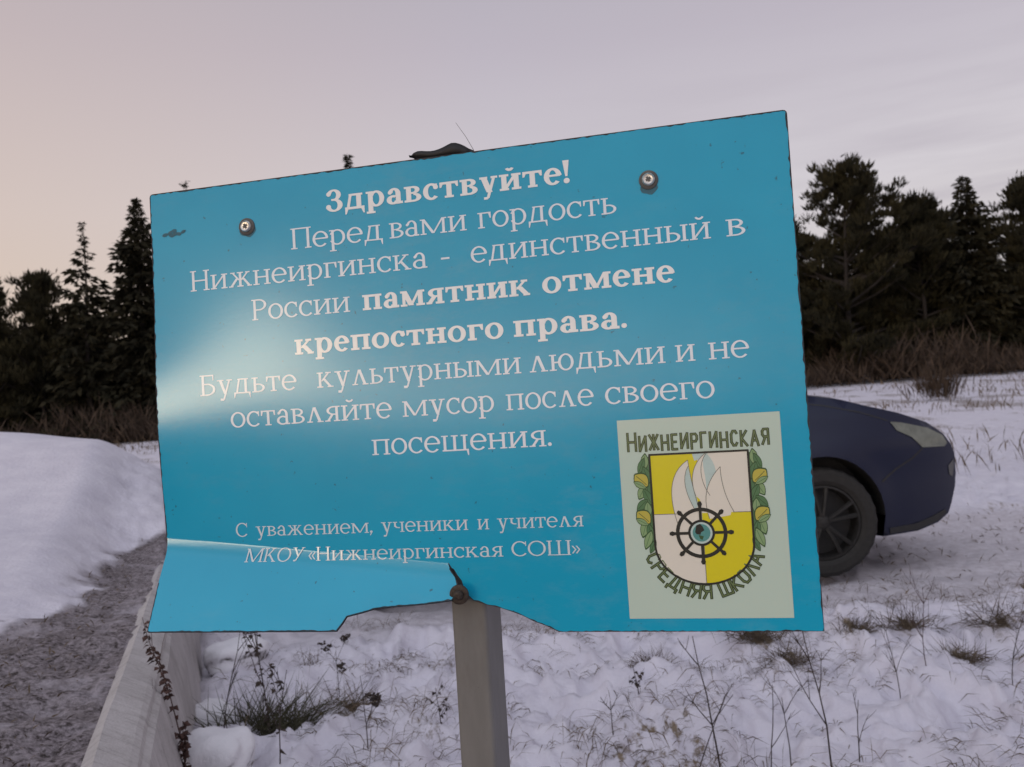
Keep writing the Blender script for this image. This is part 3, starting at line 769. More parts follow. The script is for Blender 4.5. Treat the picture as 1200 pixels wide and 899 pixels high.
# flame / sail shapes above the wheel
fl1 = bez([(0.5925, 0.3360), (0.5690, 0.3500), (0.5735, 0.3800), (0.5790, 0.4000)], 14)
fl1r = bez([(0.6010, 0.4020), (0.6030, 0.3860), (0.5950, 0.3700), (0.5925, 0.3360)], 12)
shield.append(fill(fl1+fl1r, 0.00056)); smi.append(1)
fl2 = bez([(0.6100, 0.3300), (0.5960, 0.3400), (0.5930, 0.3560), (0.5980, 0.3720)], 12)+bez([(0.6060, 0.3790), (0.6140, 0.3560), (0.6020, 0.3400), (0.6100, 0.3300)], 10)
shield.append(fill(fl2, 0.00060)); smi.append(1)
shield.append(fill(bez([(0.6110, 0.3300), (0.6020, 0.3420), (0.6040, 0.3600), (0.6120, 0.3720)], 10)+bez([(0.6160, 0.3640), (0.6200, 0.3560), (0.6220, 0.3430), (0.6110, 0.3300)], 10), 0.00058)); smi.append(2)
shield.append(fill(bez([(0.5925, 0.3420), (0.5840, 0.3560), (0.5900, 0.3720), (0.5960, 0.3850)], 10)+bez([(0.6000, 0.3820), (0.5990, 0.3700), (0.5930, 0.3560), (0.5925, 0.3420)], 8), 0.00062)); smi.append(2)
shield.append(fill([(cxm-0.006, st), (cxm+0.012, st), (cxm+0.002, st+0.006), (cxm-0.004, st+0.008)], 0.00055)); smi.append(2)
fl3 = bez([(0.6235, 0.3440), (0.6050, 0.3620), (0.6060, 0.3800), (0.6100, 0.3950)], 12)+bez([(0.6300, 0.3920), (0.6350, 0.3850), (0.6220, 0.3700), (0.6235, 0.3440)], 12)
shield.append(fill(fl3, 0.00064)); smi.append(1)
for pl in (fl1, fl1r, bez([(0.5925, 0.3420), (0.5840, 0.3560), (0.5900, 0.3720), (0.5960, 0.3850)], 10), fl2[:12], bez([(0.6110, 0.3300), (0.6010, 0.3420), (0.6040, 0.3600), (0.6120, 0.3720)], 10), fl3[:12], bez([(0.6340, 0.3890), (0.6270, 0.3760), (0.6230, 0.3600), (0.6235, 0.3440)], 12)):
    shield.append(strk(pl, 0.00055, 0.00070)); smi.append(3)
shield.append(strk([(sx0, smid), (0.580, smid)], 0.0006, 0.00068)); smi.append(3)
shield.append(strk([(0.633, smid), (sx1, smid)], 0.0006, 0.00068)); smi.append(3)
shield.append(strk([(cxm, smid+0.03), (cxm, sbot)], 0.0006, 0.00068)); smi.append(3)
ol = [(sx0, st), (sx1, st)]+arcpts(0, 180, 30)
shield.append(strk([(sx0-0.0008, st), (sx1+0.0008, st)], 0.0020, 0.00072)); smi.append(4)
shield.append(strk([(sx1, st)]+arcpts(0, 180, 30)+[(sx0, st)], 0.0021, 0.00074)); smi.append(4)
printed('shield', shield, [MAT['yellow'], MAT['pale'], MAT['paleblue'], MAT['line'], MAT['black']], emblem, smi)
# ship wheel
wx, wy = 0.6012, 0.4085
def circ(r, n=40, a0=0): return [(wx+r*math.cos(2*math.pi*i/n+a0), wy+r*math.sin(2*math.pi*i/n+a0)) for i in range(n)]
whl = [strk(circ(0.0232), 0.0036, 0.00080, True), strk(circ(0.0118), 0.0024, 0.00082, True)]; wmi = [0, 0]
for i in range(8):
    a = math.pi*i/4; ca, sa = math.cos(a), math.sin(a)
    whl.append(strk([(wx+ca*r, wy+sa*r) for r in (0.0120, 0.0215, 0.0262, 0.0285, 0.0312)], [0.0028, 0.0028, 0.0030, 0.0048, 0.0024], 0.00084+i*0.000006)); wmi.append(0)
whl.append(fill(circ(0.0106), 0.00078)); wmi.append(2)
whl.append(fill(circ(0.0086), 0.00079)); wmi.append(1)
whl.append(fill([(wx-0.0062, wy-0.0010), (wx-0.0046, wy-0.0076), (wx-0.0008, wy-0.0090), (wx+0.0016, wy-0.0060), (wx+0.0030, wy-0.0024), (wx-0.0002, wy-0.0006), (wx-0.0012, wy+0.0018), (wx-0.0048, wy+0.0012)], 0.00081)); wmi.append(0)
whl.append(fill([(wx-0.0030, wy+0.0020), (wx+0.0020, wy+0.0034), (wx+0.0006, wy+0.0070), (wx-0.0018, wy+0.0058)], 0.00081)); wmi.append(3)
printed('ship_wheel', whl, [MAT['black'], MAT['globe'], MAT['paleblue'], MAT['leaf3']], emblem, wmi)
# leaf and bud garlands either side of the shield
gar = []; gmi = []
def leaf(cx, cy, L, w, ang, m, o_, outline=True):
    def pt(t, s): 
        x = (t-0.5)*L; y = s*w*1.22*math.sin(math.pi*t)**0.8
        return (cx+x*math.cos(ang)-y*math.sin(ang), cy+x*math.sin(ang)+y*math.cos(ang))
    up = [pt(t, 1) for t in np.linspace(0.02, 0.98, 9)]; dn = [pt(t, -1) for t in np.linspace(0.98, 0.02, 9)]
    if outline: gar.append(fill([(cx+(x-cx)*1.13, cy+(y-cy)*1.22) for x, y in up+dn], o_-0.00002)); gmi.append(3)
    gar.append(fill(up+dn, o_)); gmi.append(m)
    gar.append(strk([pt(t, 0.05) for t in (0.1, 0.5, 0.9)], 0.0006, o_+0.00001)); gmi.append(3 if m != 1 else 0)
for sg in (-1, 1):
    gar.clear(); gmi.clear()
    ex = (sx0-0.0062) if sg < 0 else (sx1+0.0062)
    gar.append(fill([(ex+sg*-0.0055, 0.331), (ex+sg*0.002, 0.331), (ex+sg*0.004, 0.352), (ex+sg*0.001, 0.372), (ex+sg*0.004, 0.395), (ex+sg*-0.001, 0.414), (ex+sg*-0.0055, 0.424)], 0.00034)); gmi.append(0)
    o_ = 0.00042
    for (dy, dx, L, w, an, m) in ((0.336, -0.0010, 0.0150, 0.0030, 1.45, 1), (0.340, 0.0025, 0.0150, 0.0026, 1.15, 0), (0.349, -0.0020, 0.0160, 0.0030, 1.9, 0), (0.366, 0.0030, 0.0150, 0.0034, 1.05, 1), (0.371, -0.0020, 0.0170, 0.0030, 2.0, 0),
                                  (0.379, 0.0040, 0.0140, 0.0030, 0.75, 0), (0.384, -0.0015, 0.0150, 0.0028, 1.6, 1), (0.402, 0.0025, 0.0180, 0.0036, 1.25, 1), (0.407, -0.0025, 0.0180, 0.0028, 1.75, 0), (0.414, 0.0000, 0.0180, 0.0030, 1.2, 1), (0.421, -0.0040, 0.0130, 0.0022, 1.1, 0)):
        leaf(ex+sg*dx, dy, L, w, an if sg > 0 else math.pi-an, m, o_); o_ += 0.00003
    for dy in (0.3545, 0.3915):
        leaf(ex+sg*0.0034, dy, 0.0165, 0.0056, (0.75 if sg > 0 else math.pi-0.75)*(-1), 2, o_); o_ += 0.00003
        leaf(ex+sg*0.0050, dy+0.0045, 0.0130, 0.0022, (0.5 if sg > 0 else math.pi-0.5)*(-1), 1, o_); o_ += 0.00003
    printed('garland', gar, [MAT['leaf'], MAT['leaf2'], MAT['bud'], MAT['leaf3']], emblem, gmi)
# block lettering on the crest
SANS = {
 'Н': ([[(0, 0), (0, 1)], [(0.6, 0), (0.6, 1)], [(0, 0.5), (0.6, 0.5)]], 0.6), 'И': ([[(0, 1), (0, 0), (0.6, 1), (0.6, 0)]], 0.6),
 'Ж': ([[(0.4, 0), (0.4, 1)], [(0, 1), (0.35, 0.5), (0, 0)], [(0.8, 1), (0.45, 0.5), (0.8, 0)]], 0.8), 'Е': ([[(0.5, 1), (0, 1), (0, 0), (0.5, 0)], [(0, 0.5), (0.42, 0.5)]], 0.5),
 'Р': ([[(0, 0), (0, 1), (0.4, 1), (0.52, 0.87), (0.52, 0.65), (0.4, 0.5), (0, 0.5)]], 0.52), 'Г': ([[(0, 0), (0, 1), (0.5, 1)]], 0.5),
 'С': ([[(0.52, 0.82), (0.40, 0.98), (0.18, 0.98), (0.02, 0.75), (0.02, 0.25), (0.18, 0.02), (0.40, 0.02), (0.52, 0.18)]], 0.54), 'К': ([[(0, 0), (0, 1)], [(0.5, 1), (0.05, 0.5), (0.55, 0)]], 0.55),
 'А': ([[(0, 0), (0.32, 1), (0.64, 0)], [(0.12, 0.35), (0.52, 0.35)]], 0.64), 'Я': ([[(0.55, 0), (0.55, 1), (0.15, 1), (0.03, 0.86), (0.03, 0.64), (0.15, 0.5), (0.55, 0.5)], [(0.3, 0.5), (0, 0)]], 0.55),
 'Д': ([[(0, -0.18), (0, 0.05), (0.75, 0.05), (0.75, -0.18)], [(0.14, 0.05), (0.3, 1), (0.58, 1), (0.58, 0.05)]], 0.75), 'Ш': ([[(0, 1), (0, 0), (0.8, 0), (0.8, 1)], [(0.4, 0), (0.4, 1)]], 0.8),
 'О': ([[(0.15, 0.02), (0.02, 0.25), (0.02, 0.75), (0.15, 0.98), (0.43, 0.98), (0.56, 0.75), (0.56, 0.25), (0.43, 0.02), (0.15, 0.02)]], 0.58), 'Л': ([[(0, 0), (0.3, 1), (0.6, 0)]], 0.6)}
bl = []; bmi = []
def block(ch, place, hgt, w):
    sts, adv = SANS[ch]
    for n, st_ in enumerate(sts):
        # lengthen the ends a little and keep joints overlapped
        for layer, (ww, m) in enumerate(((w, 0), (w*0.36, 1))):
            for q in range(len(st_)-1):
                a, b = np.array(st_[q]), np.array(st_[q+1]); L = np.linalg.norm((b-a)*hgt); e = (b-a)/max(L, 1e-9)*ww*0.35
                bl.append(strk([place(*(a-e)), place(*(b+e))], ww, 0.00046+layer*0.00012+(n*3+q)*0.000008)); bmi.append(m)
word = 'НИЖНЕИРГИНСКАЯ'; tot = sum(SANS[c_][1]*(1.0 if i == 0 else 0.80) for i, c_ in enumerate(word))+0.30*(len(word)-1)
x = 0; span = 0.1365; u0 = 0.5345
for i, c_ in enumerate(word):
    hg = 0.0178 if i == 0 else 0.0146; q = span/tot; su = 1.0 if i == 0 else 0.80
    jy = 0.0006*math.sin(i*2.3); x0 = x
    block(c_, lambda a, b, x0=x0, hg=hg, su=su, jy=jy: (u0+(x0+a*su)*q, 0.3246+jy-b*hg), hg, 0.0027)
    x += SANS[c_][1]*su+0.30
def on_arc(word, a0, a1, hgt):
    cx, cy, rx, ry = 0.6025, 0.4130, 0.0600, 0.0600
    tot = sum(SANS[c_][1] for c_ in word)+0.32*(len(word)-1); x = 0
    for c_ in word:
        adv = SANS[c_][1]; am = R_(a0+(a1-a0)*(x+adv/2)/tot)
        px, py = cx+rx*math.cos(am), cy+ry*math.sin(am)
        tx, ty = math.sin(am), -math.cos(am)      # reading direction (counter-clockwise along the bottom)
        def place(a, b, px=px, py=py, tx=tx, ty=ty, adv=adv, am=am):
            xx = (a-adv/2)*hgt*1.0; yy = b*hgt
            return (px+tx*xx-math.cos(am)*yy, py+ty*xx-math.sin(am)*yy)
        block(c_, place, hgt, 0.0029); x += adv+0.32
printed('lettering', bl, [MAT['olive'], MAT['olive2']], emblem, bmi); bl.clear(); bmi.clear()
on_arc('СРЕДНЯЯ', 162, 86, 0.0136); on_arc('ШКОЛА', 75, 20, 0.0136)
printed('lettering', bl, [MAT['olive'], MAT['olive2']], emblem, bmi)

# --- screws -------------------------------------------------------------------
def screw(u, d, rust, parent):
    c_ = Vector(sheet(u, d, 0.0)); M = Matrix((SR, SZ, SN)).transposed()
    def lathe(bm, prof, m, n=26):
        V = []; F = []
        for r, zz in prof:
            for i in range(n):
                a = 2*math.pi*i/n; V.append(loc(c_+M@Vector((r*math.cos(a), r*math.sin(a), zz))))
        for j in range(len(prof)-1):
            for i in range(n):
                F.append((j*n+i, j*n+(i+1) % n, (j+1)*n+(i+1) % n, (j+1)*n+i))
        F.append(tuple((len(prof)-1)*n+i for i in range(n)))
        bm.add(V, F, m)
    bm = MB()
    if not rust: lathe(bm, [(0.0066, 0.0012), (0.0064, 0.0035), (0.0052, 0.0050), (0.0046, 0.0046), (0.0030, 0.0044)], 0)
    else: lathe(bm, [(0.0052, 0.0012), (0.0052, 0.0040), (0.0036, 0.0060), (0.0016, 0.0066)], 0)
    # drive recess as a dark inset cross
    if not rust:
        for (hx, hy) in ((0.0027, 0.0011), (0.0011, 0.0027)):
            T = Matrix.Translation(loc(c_+M@Vector((0, 0, 0.0047)))) @ M.to_4x4() @ Matrix.Rotation(0.5, 4, 'Z')
            bm.box(T, hx, hy, 0.0003+hx*0.02, 1)
    s_ = bm.build('screw', [MAT['rust'] if rust else MAT['steel'], MAT['rubber']], parent)
    w = MB(); lathe(w, [(0.0098 if not rust else 0.0105, -0.0002), (0.0096 if not rust else 0.0103, 0.0011), (0.0082, 0.0018), (0.0060, 0.0020)], 0)
    w.build('washer', [MAT['rubber'] if not rust else MAT['rust']], s_)
screw(0.1233, 0.0512, False, sign); screw(0.5727, 0.0527, False, sign); screw(0.3500, 0.4665, True, sign)
st = []
for (u_, d_, r_) in ((0.5727, 0.0590, 0.0085), (0.1240, 0.0530, 0.0098), (0.3500, 0.4650, 0.0125)):
    st.append(([(u_+r_*math.cos(t)*(1+0.12*math.sin(3*t)), d_+r_*math.sin(t)*(1+0.1*math.cos(5*t)), 0.00022) for t in np.linspace(0, 2*math.pi, 21)[:-1]], [tuple(range(20))]))
for q_ in st[:2]: printed('grime', [q_], [MAT['smudge']], panel)

# --- post ---------------------------------------------------------------------
def post():
    a = R_(15.5); ax = Vector((math.cos(a), -math.sin(a), 0)); bx = Vector((math.sin(a), math.cos(a), 0))
    F0 = Vector((-0.0800, 0.9640, 0)); w, dp, r = 0.0395, 0.054, 0.004
    ring = []
    for cx, cy, s0 in ((r, r, 180), (w-r, r, 270), (w-r, dp-r, 0), (r, dp-r, 90)):
        for q in (0, 30, 60, 90): ring.append((cx+r*math.cos(R_(s0+q)), cy+r*math.sin(R_(s0+q))))
    n = len(ring); zs = [BASE.z-0.15, 0.4, 0.8, 1.3295]
    V = []; F = []
    for z in zs:
        for (p, q) in ring: V.append(loc(F0+ax*p+bx*q+Vector((0, 0, z))))
    for j in range(len(zs)-1):
        for i in range(n): F.append((j*n+i, j*n+(i+1) % n, (j+1)*n+(i+1) % n, (j+1)*n+i))
    F.append(tuple((len(zs)-1)*n+i for i in range(n)))
    po = mesh_obj('post', V, F, MAT['post'], sign, False)
    # torn black plastic cap, lifting on its left side
    m = MB()
    nn = 14; V = []; F = []
    c0 = F0+ax*(w/2)+bx*(dp/2)
    for i in range(nn+1):
        t = i/nn; xx = -0.036+0.068*t
        zt = 1.3325 + 0.0095*math.sin(math.pi*min(1, t*1.05))**0.5*(0.75+0.55*math.exp(-((t-0.78)/0.14)**2)+0.25*math.exp(-((t-0.10)/0.12)**2)-0.35*math.exp(-((t-0.4)/0.2)**2))
        zb = 1.3290 + 0.004*max(0, 0.3-t)*3 - 0.004*t
        for (yy, zz) in ((-0.030, zb), (-0.028, zt-0.002), (-0.012, zt+0.001), (0.012, zt), (0.029, zt-0.003), (0.030, zb)):
            V.append(loc(c0+ax*xx+bx*yy+Vector((0, 0, zz))))
    for i in range(nn):
        for j in range(6):
            F.append((i*6+j, i*6+(j+1) % 6, (i+1)*6+(j+1) % 6, (i+1)*6+j))
    F.append(tuple(range(6))[::-1]); F.append(tuple(nn*6+j for j in range(6)))
    m.add(V, F)
    cap = m.build('cap', MAT['plastic'], po, True)
    cap['label'] = 'torn black plastic cap on top of the post'
    # hair-thin loose thread standing up from the cap
    m = MB(); m.tube([loc(c0+Vector((0.028, -0.01, 1.336))), loc(c0+Vector((0.020, -0.01, 1.352))), loc(c0+Vector((0.010, -0.01, 1.368)))], [0.0003, 0.00025, 0.0002], 4)
    m.build('thread', MAT['post'], cap)
post()

# ------------------------------------------------------------------ car
def build_car():
    k = Mat('car_paint', 0.30, (0.014, 0.020, 0.060), 0.0)
    dirt = k.noise(3.5, 5); z = k.n('ShaderNodeTexCoord'); sp = k.n('ShaderNodeSeparateXYZ'); k.l(z.outputs['Object'], sp.inputs[0])
    low = k.rng(sp.outputs['Z'], 0.75, 0.2)
    salt = k.math('MULTIPLY', k.rng(dirt, 0.25, 0.75), k.rng(low, 0, 1, 0.0, 0.28))
    k.base(k.mix(salt, (0.003, 0.006, 0.027), (0.030, 0.031, 0.040)))
    k.l(k.rng(salt, 0, 0.6, 0.28, 0.6), k.b.inputs['Roughness']); k.b.inputs['Specular IOR Level'].default_value = 0.35; k.b.inputs['Coat Weight'].default_value = 0.08; k.b.inputs['Coat Roughness'].default_value = 0.2
    paint = k.m
    simple('tyre_rubber', 'tyre', (0.018, 0.017, 0.016), 0.85); simple('dirty_rim', 'rim', (0.020, 0.019, 0.018), 0.6, 0.3); simple('car_glass', 'glass', (0.012, 0.014, 0.016), 0.08, spec=0.7)
    simple('headlight_glass', 'lamp', (0.15, 0.16, 0.135), 0.22, 0.0, 0.25, 14); simple('dirty_reflector', 'lampdim', (0.09, 0.09, 0.09), 0.4); simple('car_trim', 'trim', (0.015, 0.015, 0.016), 0.6); simple('red_lamp', 'red', (0.25, 0.02, 0.02), 0.3)
    simple('plate_white', 'plate', (0.6, 0.6, 0.6), 0.5)
    YC = 5.87; ZG = gz(1.7, 5.1)*0
    car = empty('parked_car', (0.4, YC, 0.0), 'dark blue hatchback parked side on in the snow behind the board', 'car')
    OFF = Vector((0.4, YC, 0.0))
    fx, rx_, wr, ar = 1.688, -0.92, 0.31, 0.352
    nose = lambda L: [((2.0+(x-2.0)*1.26) if x > 2.0 else x, z) for x, z in L]
    def arch(cx, a0, a1, n=18): return [(cx+ar*math.cos(R_(a)), 0.330+ar*math.sin(R_(a))) for a in np.linspace(a0, a1, n)]
    top = [(2.408, 0.345), (2.440, 0.442), (2.452, 0.52), (2.450, 0.585), (2.446, 0.634), (2.425, 0.688), (2.380, 0.757), (2.292, 0.829), (2.150, 0.893), (1.999, 0.945), (1.854, 0.990), (1.664, 1.024), (1.45, 1.050), (1.22, 1.085)]
    ws = [(1.22, 1.085), (0.95, 1.235), (0.68, 1.375), (0.42, 1.465)]
    roof = [(0.42, 1.465), (0.1, 1.497), (-0.3, 1.505), (-0.7, 1.49), (-1.05, 1.455), (-1.28, 1.41)]
    rw = [(-1.28, 1.41), (-1.45, 1.25), (-1.60, 1.06)]
    rear = [(-1.60, 1.06), (-1.70, 0.98), (-1.76, 0.85), (-1.80, 0.6), (-1.81, 0.42), (-1.76, 0.27), (-1.62, 0.21)]
    bottom = [(2.02, 0.212), (2.200, 0.219), (2.318, 0.250), (2.385, 0.293)]
    bottom = [bottom[0]]+nose(bottom)[1:]; top = nose(top)
    outline = bottom+top+ws[1:]+roof[1:]+rw[1:]+rear[1:]+arch(rx_, 200, -20)[::-1][::-1][0:0]
    low_edge = [(rx_-ar*math.cos(R_(20)), 0.21)] + [(rx_+ar*math.cos(R_(a)), 0.330+ar*math.sin(R_(a))) for a in np.linspace(180, 0, 20)] + [(rx_+ar*math.cos(R_(20)), 0.20), (fx-ar*math.cos(R_(20)), 0.20)] + [(fx+ar*math.cos(R_(a)), 0.330+ar*math.sin(R_(a))) for a in np.linspace(180, 0, 20)]
    outline = outline+low_edge
    def hw(x, z):
        w = 0.865
        if x > 1.5: w -= 0.27*((x-1.5)/1.06)**2.8
        if x < -1.0: w -= 0.16*((-1.0-x)/0.8)**2.2
        if z > 0.92: w -= 0.30*(z-0.92)+0.28*(z-0.92)**2
        if x > 1.2 and z > 0.72: w -= 0.35*max(0, (z-0.72))**1.4
        w += 0.016*math.exp(-((z-0.70)/0.10)**2) - 0.05*max(0, 0.45-z)
        for cx in (fx, rx_):
            r = math.hypot(x-cx, z-0.33); w += 0.018*math.exp(-((r-ar)/0.06)**2)
        return w
    # side skins
    def side_patch(poly, step, off, sgn):
        out, vs, fs = cdt_fill(poly, step)
        V = [Vector((v.x, sgn*(hw(v.x, v.y)+off), v.y))+Vector((0, YC, 0))-OFF for v in vs]
        return V, [tuple(f) for f in fs]
    body = MB()
    for sgn in (-1, 1):
        V, F = side_patch(outline, 0.05, 0, sgn); body.add(V, F, 0)
    def strip(bm, pts, crown, m, lift=0.0, ny=12, span=1.0):
        V = []
        for i, (x, z) in enumerate(pts):
            a = pts[max(i-1, 0)]; b = pts[min(i+1, len(pts)-1)]; dx, dz = b[0]-a[0], b[1]-a[1]; L = math.hypot(dx, dz) or 1
            nx, nz = dz/L, -dx/L
            for j in range(ny+1):
                s = (-1+2*j/ny)*span; cr_ = (crown*(1-s*s)) + lift
                V.append(Vector((x+nx*cr_, YC+s*hw(x, z), z+nz*cr_))-OFF)
        F = []
        for i in range(len(pts)-1):
            for j in range(ny): F.append((i*(ny+1)+j, i*(ny+1)+j+1, (i+1)*(ny+1)+j+1, (i+1)*(ny+1)+j))
        # outward is away from the body for a counter-clockwise outline
        bm.add(V, F, m)
    full = bottom+top+ws[1:]+roof[1:]+rw[1:]+rear[1:]
    # outline runs front-bottom -> over the roof -> rear-bottom; its outward normal is (dz,-dx)
    strip(body, full, 0.035, 0)
    strip(body, [(rx_+ar, 0.2), (fx-ar, 0.2)], -0.01, 1)
    for cx in (fx, rx_): strip(body, [(cx+ar*math.cos(R_(a)), 0.33+ar*math.sin(R_(a))) for a in np.linspace(0, 180, 20)], 0.0, 1)
    for cx in (fx, rx_):
        for sg in (-1, 1):
            body.add([Vector((cx+(ar+0.01)*math.cos(2*math.pi*i/24), YC+sg*0.60, 0.33+(ar+0.01)*math.sin(2*math.pi*i/24)))-OFF for i in range(24)], [tuple(range(24))], 1)
    bo = body.build('body', [paint, MAT['trim']], car, True)
    bm = bmesh.new(); bm.from_mesh(bo.data); bmesh.ops.remove_doubles(bm, verts=bm.verts, dist=0.0005); bmesh.ops.recalc_face_normals(bm, faces=bm.faces)
    bm.to_mesh(bo.data); bm.free()
    try: bo.data.set_sharp_from_angle(angle=R_(38))
    except Exception: pass
    def patch(name, poly, mat, off, step=0.04, sides=(-1, 1), par=car):
        r_ = []
        for sgn in sides:
            m = MB(); V, F = side_patch(poly, step, off, sgn); m.add(V, F, 0)
            V0, F0 = side_patch(poly, step, -0.01, sgn); 
            o_, vs, fs = cdt_fill(poly, step); nb = len(o_)
            # rim joining the patch to the skin
            R1 = [Vector((p[0], sgn*(hw(*p)+off), p[1]))+Vector((0, YC, 0))-OFF for p in o_]; R0 = [Vector((p[0], sgn*(hw(*p)-0.01), p[1]))+Vector((0, YC, 0))-OFF for p in o_]
            m.add(R1+R0, [(i, (i+1) % nb, nb+(i+1) % nb, nb+i) for i in range(nb)], 0)
            ob = m.build(name, mat, par, True)
            b_ = bmesh.new(); b_.from_mesh(ob.data); bmesh.ops.remove_doubles(b_, verts=b_.verts, dist=0.0004); bmesh.ops.recalc_face_normals(b_, faces=b_.faces); b_.to_mesh(ob.data); b_.free()
            try: ob.data.set_sharp_from_angle(angle=R_(35))
            except Exception: pass
            r_.append(ob)
        return r_
    hl = nose([(2.096, 0.848), (2.155, 0.838), (2.290, 0.797), (2.372, 0.748), (2.396, 0.700), (2.378, 0.682), (2.245, 0.690), (2.193, 0.753), (2.122, 0.797)])
    patch('headlight', hl, MAT['lamp'], 0.005, 0.03)
    patch('fog_lamp', nose([(2.400, 0.565), (2.438, 0.60), (2.440, 0.56), (2.425, 0.50), (2.405, 0.515)]), MAT['lampdim'], 0.004, 0.02)
    patch('bumper_lip', nose([(2.05, 0.222), (2.200, 0.228), (2.315, 0.260), (2.375, 0.300), (2.36, 0.318), (2.29, 0.292), (2.19, 0.262), (2.05, 0.255)]), MAT['trim'], 0.004, 0.03)
    for seam in (nose([(2.245, 0.690), (2.19, 0.64), (2.10, 0.585), (2.022, 0.52), (2.030, 0.512), (2.105, 0.576), (2.196, 0.632), (2.252, 0.683)]),
                 [(2.11, 0.858), (1.95, 0.915), (1.75, 0.965), (1.5, 1.005), (1.25, 1.035), (1.25, 1.028), (1.5, 0.998), (1.75, 0.958), (1.95, 0.908), (2.11, 0.851)]):
        patch('panel_gap', seam, MAT['trim'], 0.0012, 0.05)
    for poly in ([(1.10, 0.30), (1.12, 1.02), (0.15, 1.02), (0.15, 0.26), (1.04, 0.26)], [(0.13, 0.26), (0.13, 1.02), (-0.82, 1.02), (-0.86, 0.80), (-0.55, 0.62), (-0.52, 0.27)]):
        for d in patch('door', poly, paint, 0.005, 0.07):
            m = MB(); sg = -1 if d.data.vertices[0].co.y < 0 else 1
            hx = poly[2][0]+0.14 if poly[0][0] > 1 else -0.72
            m.tube([Vector((hx-0.08, sg*(hw(hx, 0.9)+0.03), 0.90))+Vector((0, YC, 0))-OFF, Vector((hx+0.08, sg*(hw(hx, 0.9)+0.03), 0.90))+Vector((0, YC, 0))-OFF], 0.013, 8); m.build('handle', paint, d)
    for poly in ([(1.08, 1.055), (0.80, 1.21), (0.48, 1.375), (0.18, 1.41), (0.18, 1.055)], [(0.12, 1.055), (0.12, 1.41), (-0.35, 1.425), (-0.75, 1.40), (-0.80, 1.06)], [(-0.86, 1.07), (-0.82, 1.39), (-1.12, 1.34), (-1.22, 1.14)]):
        patch('side_window', poly, MAT['glass'], 0.004, 0.06)
    m = MB(); strip(m, ws, 0.035, 0, 0.004, 12, 0.90); m.build('windscreen', MAT['glass'], car, True)
    m = MB(); strip(m, rw, 0.035, 0, 0.004, 12, 0.86); m.build('rear_window', MAT['glass'], car, True)
    patch('tail_light', [(-1.55, 1.02), (-1.66, 0.95), (-1.735, 0.80), (-1.62, 0.80), (-1.52, 0.90)], MAT['red'], 0.005, 0.04)
    m = MB(); strip(m, nose([(2.454, 0.47), (2.460, 0.56)]), 0.035, 0, 0.006, 8, 0.55); m.build('grille', MAT['trim'], car)
    for sg in (-1, 1):
        m = MB(); m.blob((1.02-OFF.x, sg*0.93, 1.10), (0.07, 0.10, 0.075), 0, 12, 8); m.build('wing_mirror', paint, car, True)
    # wheels
    for cx in (fx, rx_):
        for sg in (-1, 1):
            wo = bpy.data.objects.new('wheel', None); COL.objects.link(wo); wo.parent = car; wo.location = (cx-OFF.x, sg*0.765, wr)
            if sg > 0: wo.rotation_euler = (0, 0, math.pi)
            m = MB(); n = 56
            prof = [(0.205, 0.02), (0.212, -0.085), (0.235, -0.102), (0.275, -0.104), (0.298, -0.090), (0.309, -0.060), (0.310, 0.0), (0.309, 0.06), (0.298, 0.09), (0.25, 0.10), (0.205, 0.09)]
            V = []; F = []
            for i in range(n):
                a = 2*math.pi*i/n
                for j, (r, y) in enumerate(prof):
                    rr = r*(0.985 if (i % 2 and 4 <= j <= 8) else 1.0)
                    V.append((rr*math.cos(a), y, rr*math.sin(a)))
            q = len(prof)
            for i in range(n):
                for j in range(q): F.append((i*q+j, i*q+(j+1) % q, ((i+1) % n)*q+(j+1) % q, ((i+1) % n)*q+j))
            m.add(V, F); ty = m.build('tyre', MAT['tyre'], wo)
            m = MB()
            # rim: barrel, dark back plate, five double spokes, hub
            V = []; F = []
            pr = [(0.208, -0.080), (0.196, -0.082), (0.190, -0.06), (0.186, 0.02)]
            for i in range(40):
                a = 2*math.pi*i/40
                for r, y in pr: V.append((r*math.cos(a), y, r*math.sin(a)))
            for i in range(40):
                for j in range(3): F.append((i*4+j, i*4+j+1, ((i+1) % 40)*4+j+1, ((i+1) % 40)*4+j))
            F.append(tuple(i*4+3 for i in range(40))); m.add(V, F, 0); m.m[-1] = 1
            for s in range(5):
                for dd in (-0.13, 0.13):
                    a = 2*math.pi*s/5+0.35
                    a2 = a+dd
                    p0 = Vector((0.035*math.cos(a2), -0.068, 0.035*math.sin(a2))); p1 = Vector((0.195*math.cos(a+dd*1.5), -0.066, 0.195*math.sin(a+dd*1.5)))
                    m.tube([p0, (p0+p1)/2+Vector((0, -0.006, 0)), p1], [0.014, 0.012, 0.015], 6, 0)
            m.blob((0, -0.066, 0), (0.045, 0.018, 0.045), 0, 14, 6)
            m.build('rim', [MAT['rim'], MAT['trim']], wo)
    return car
build_car()

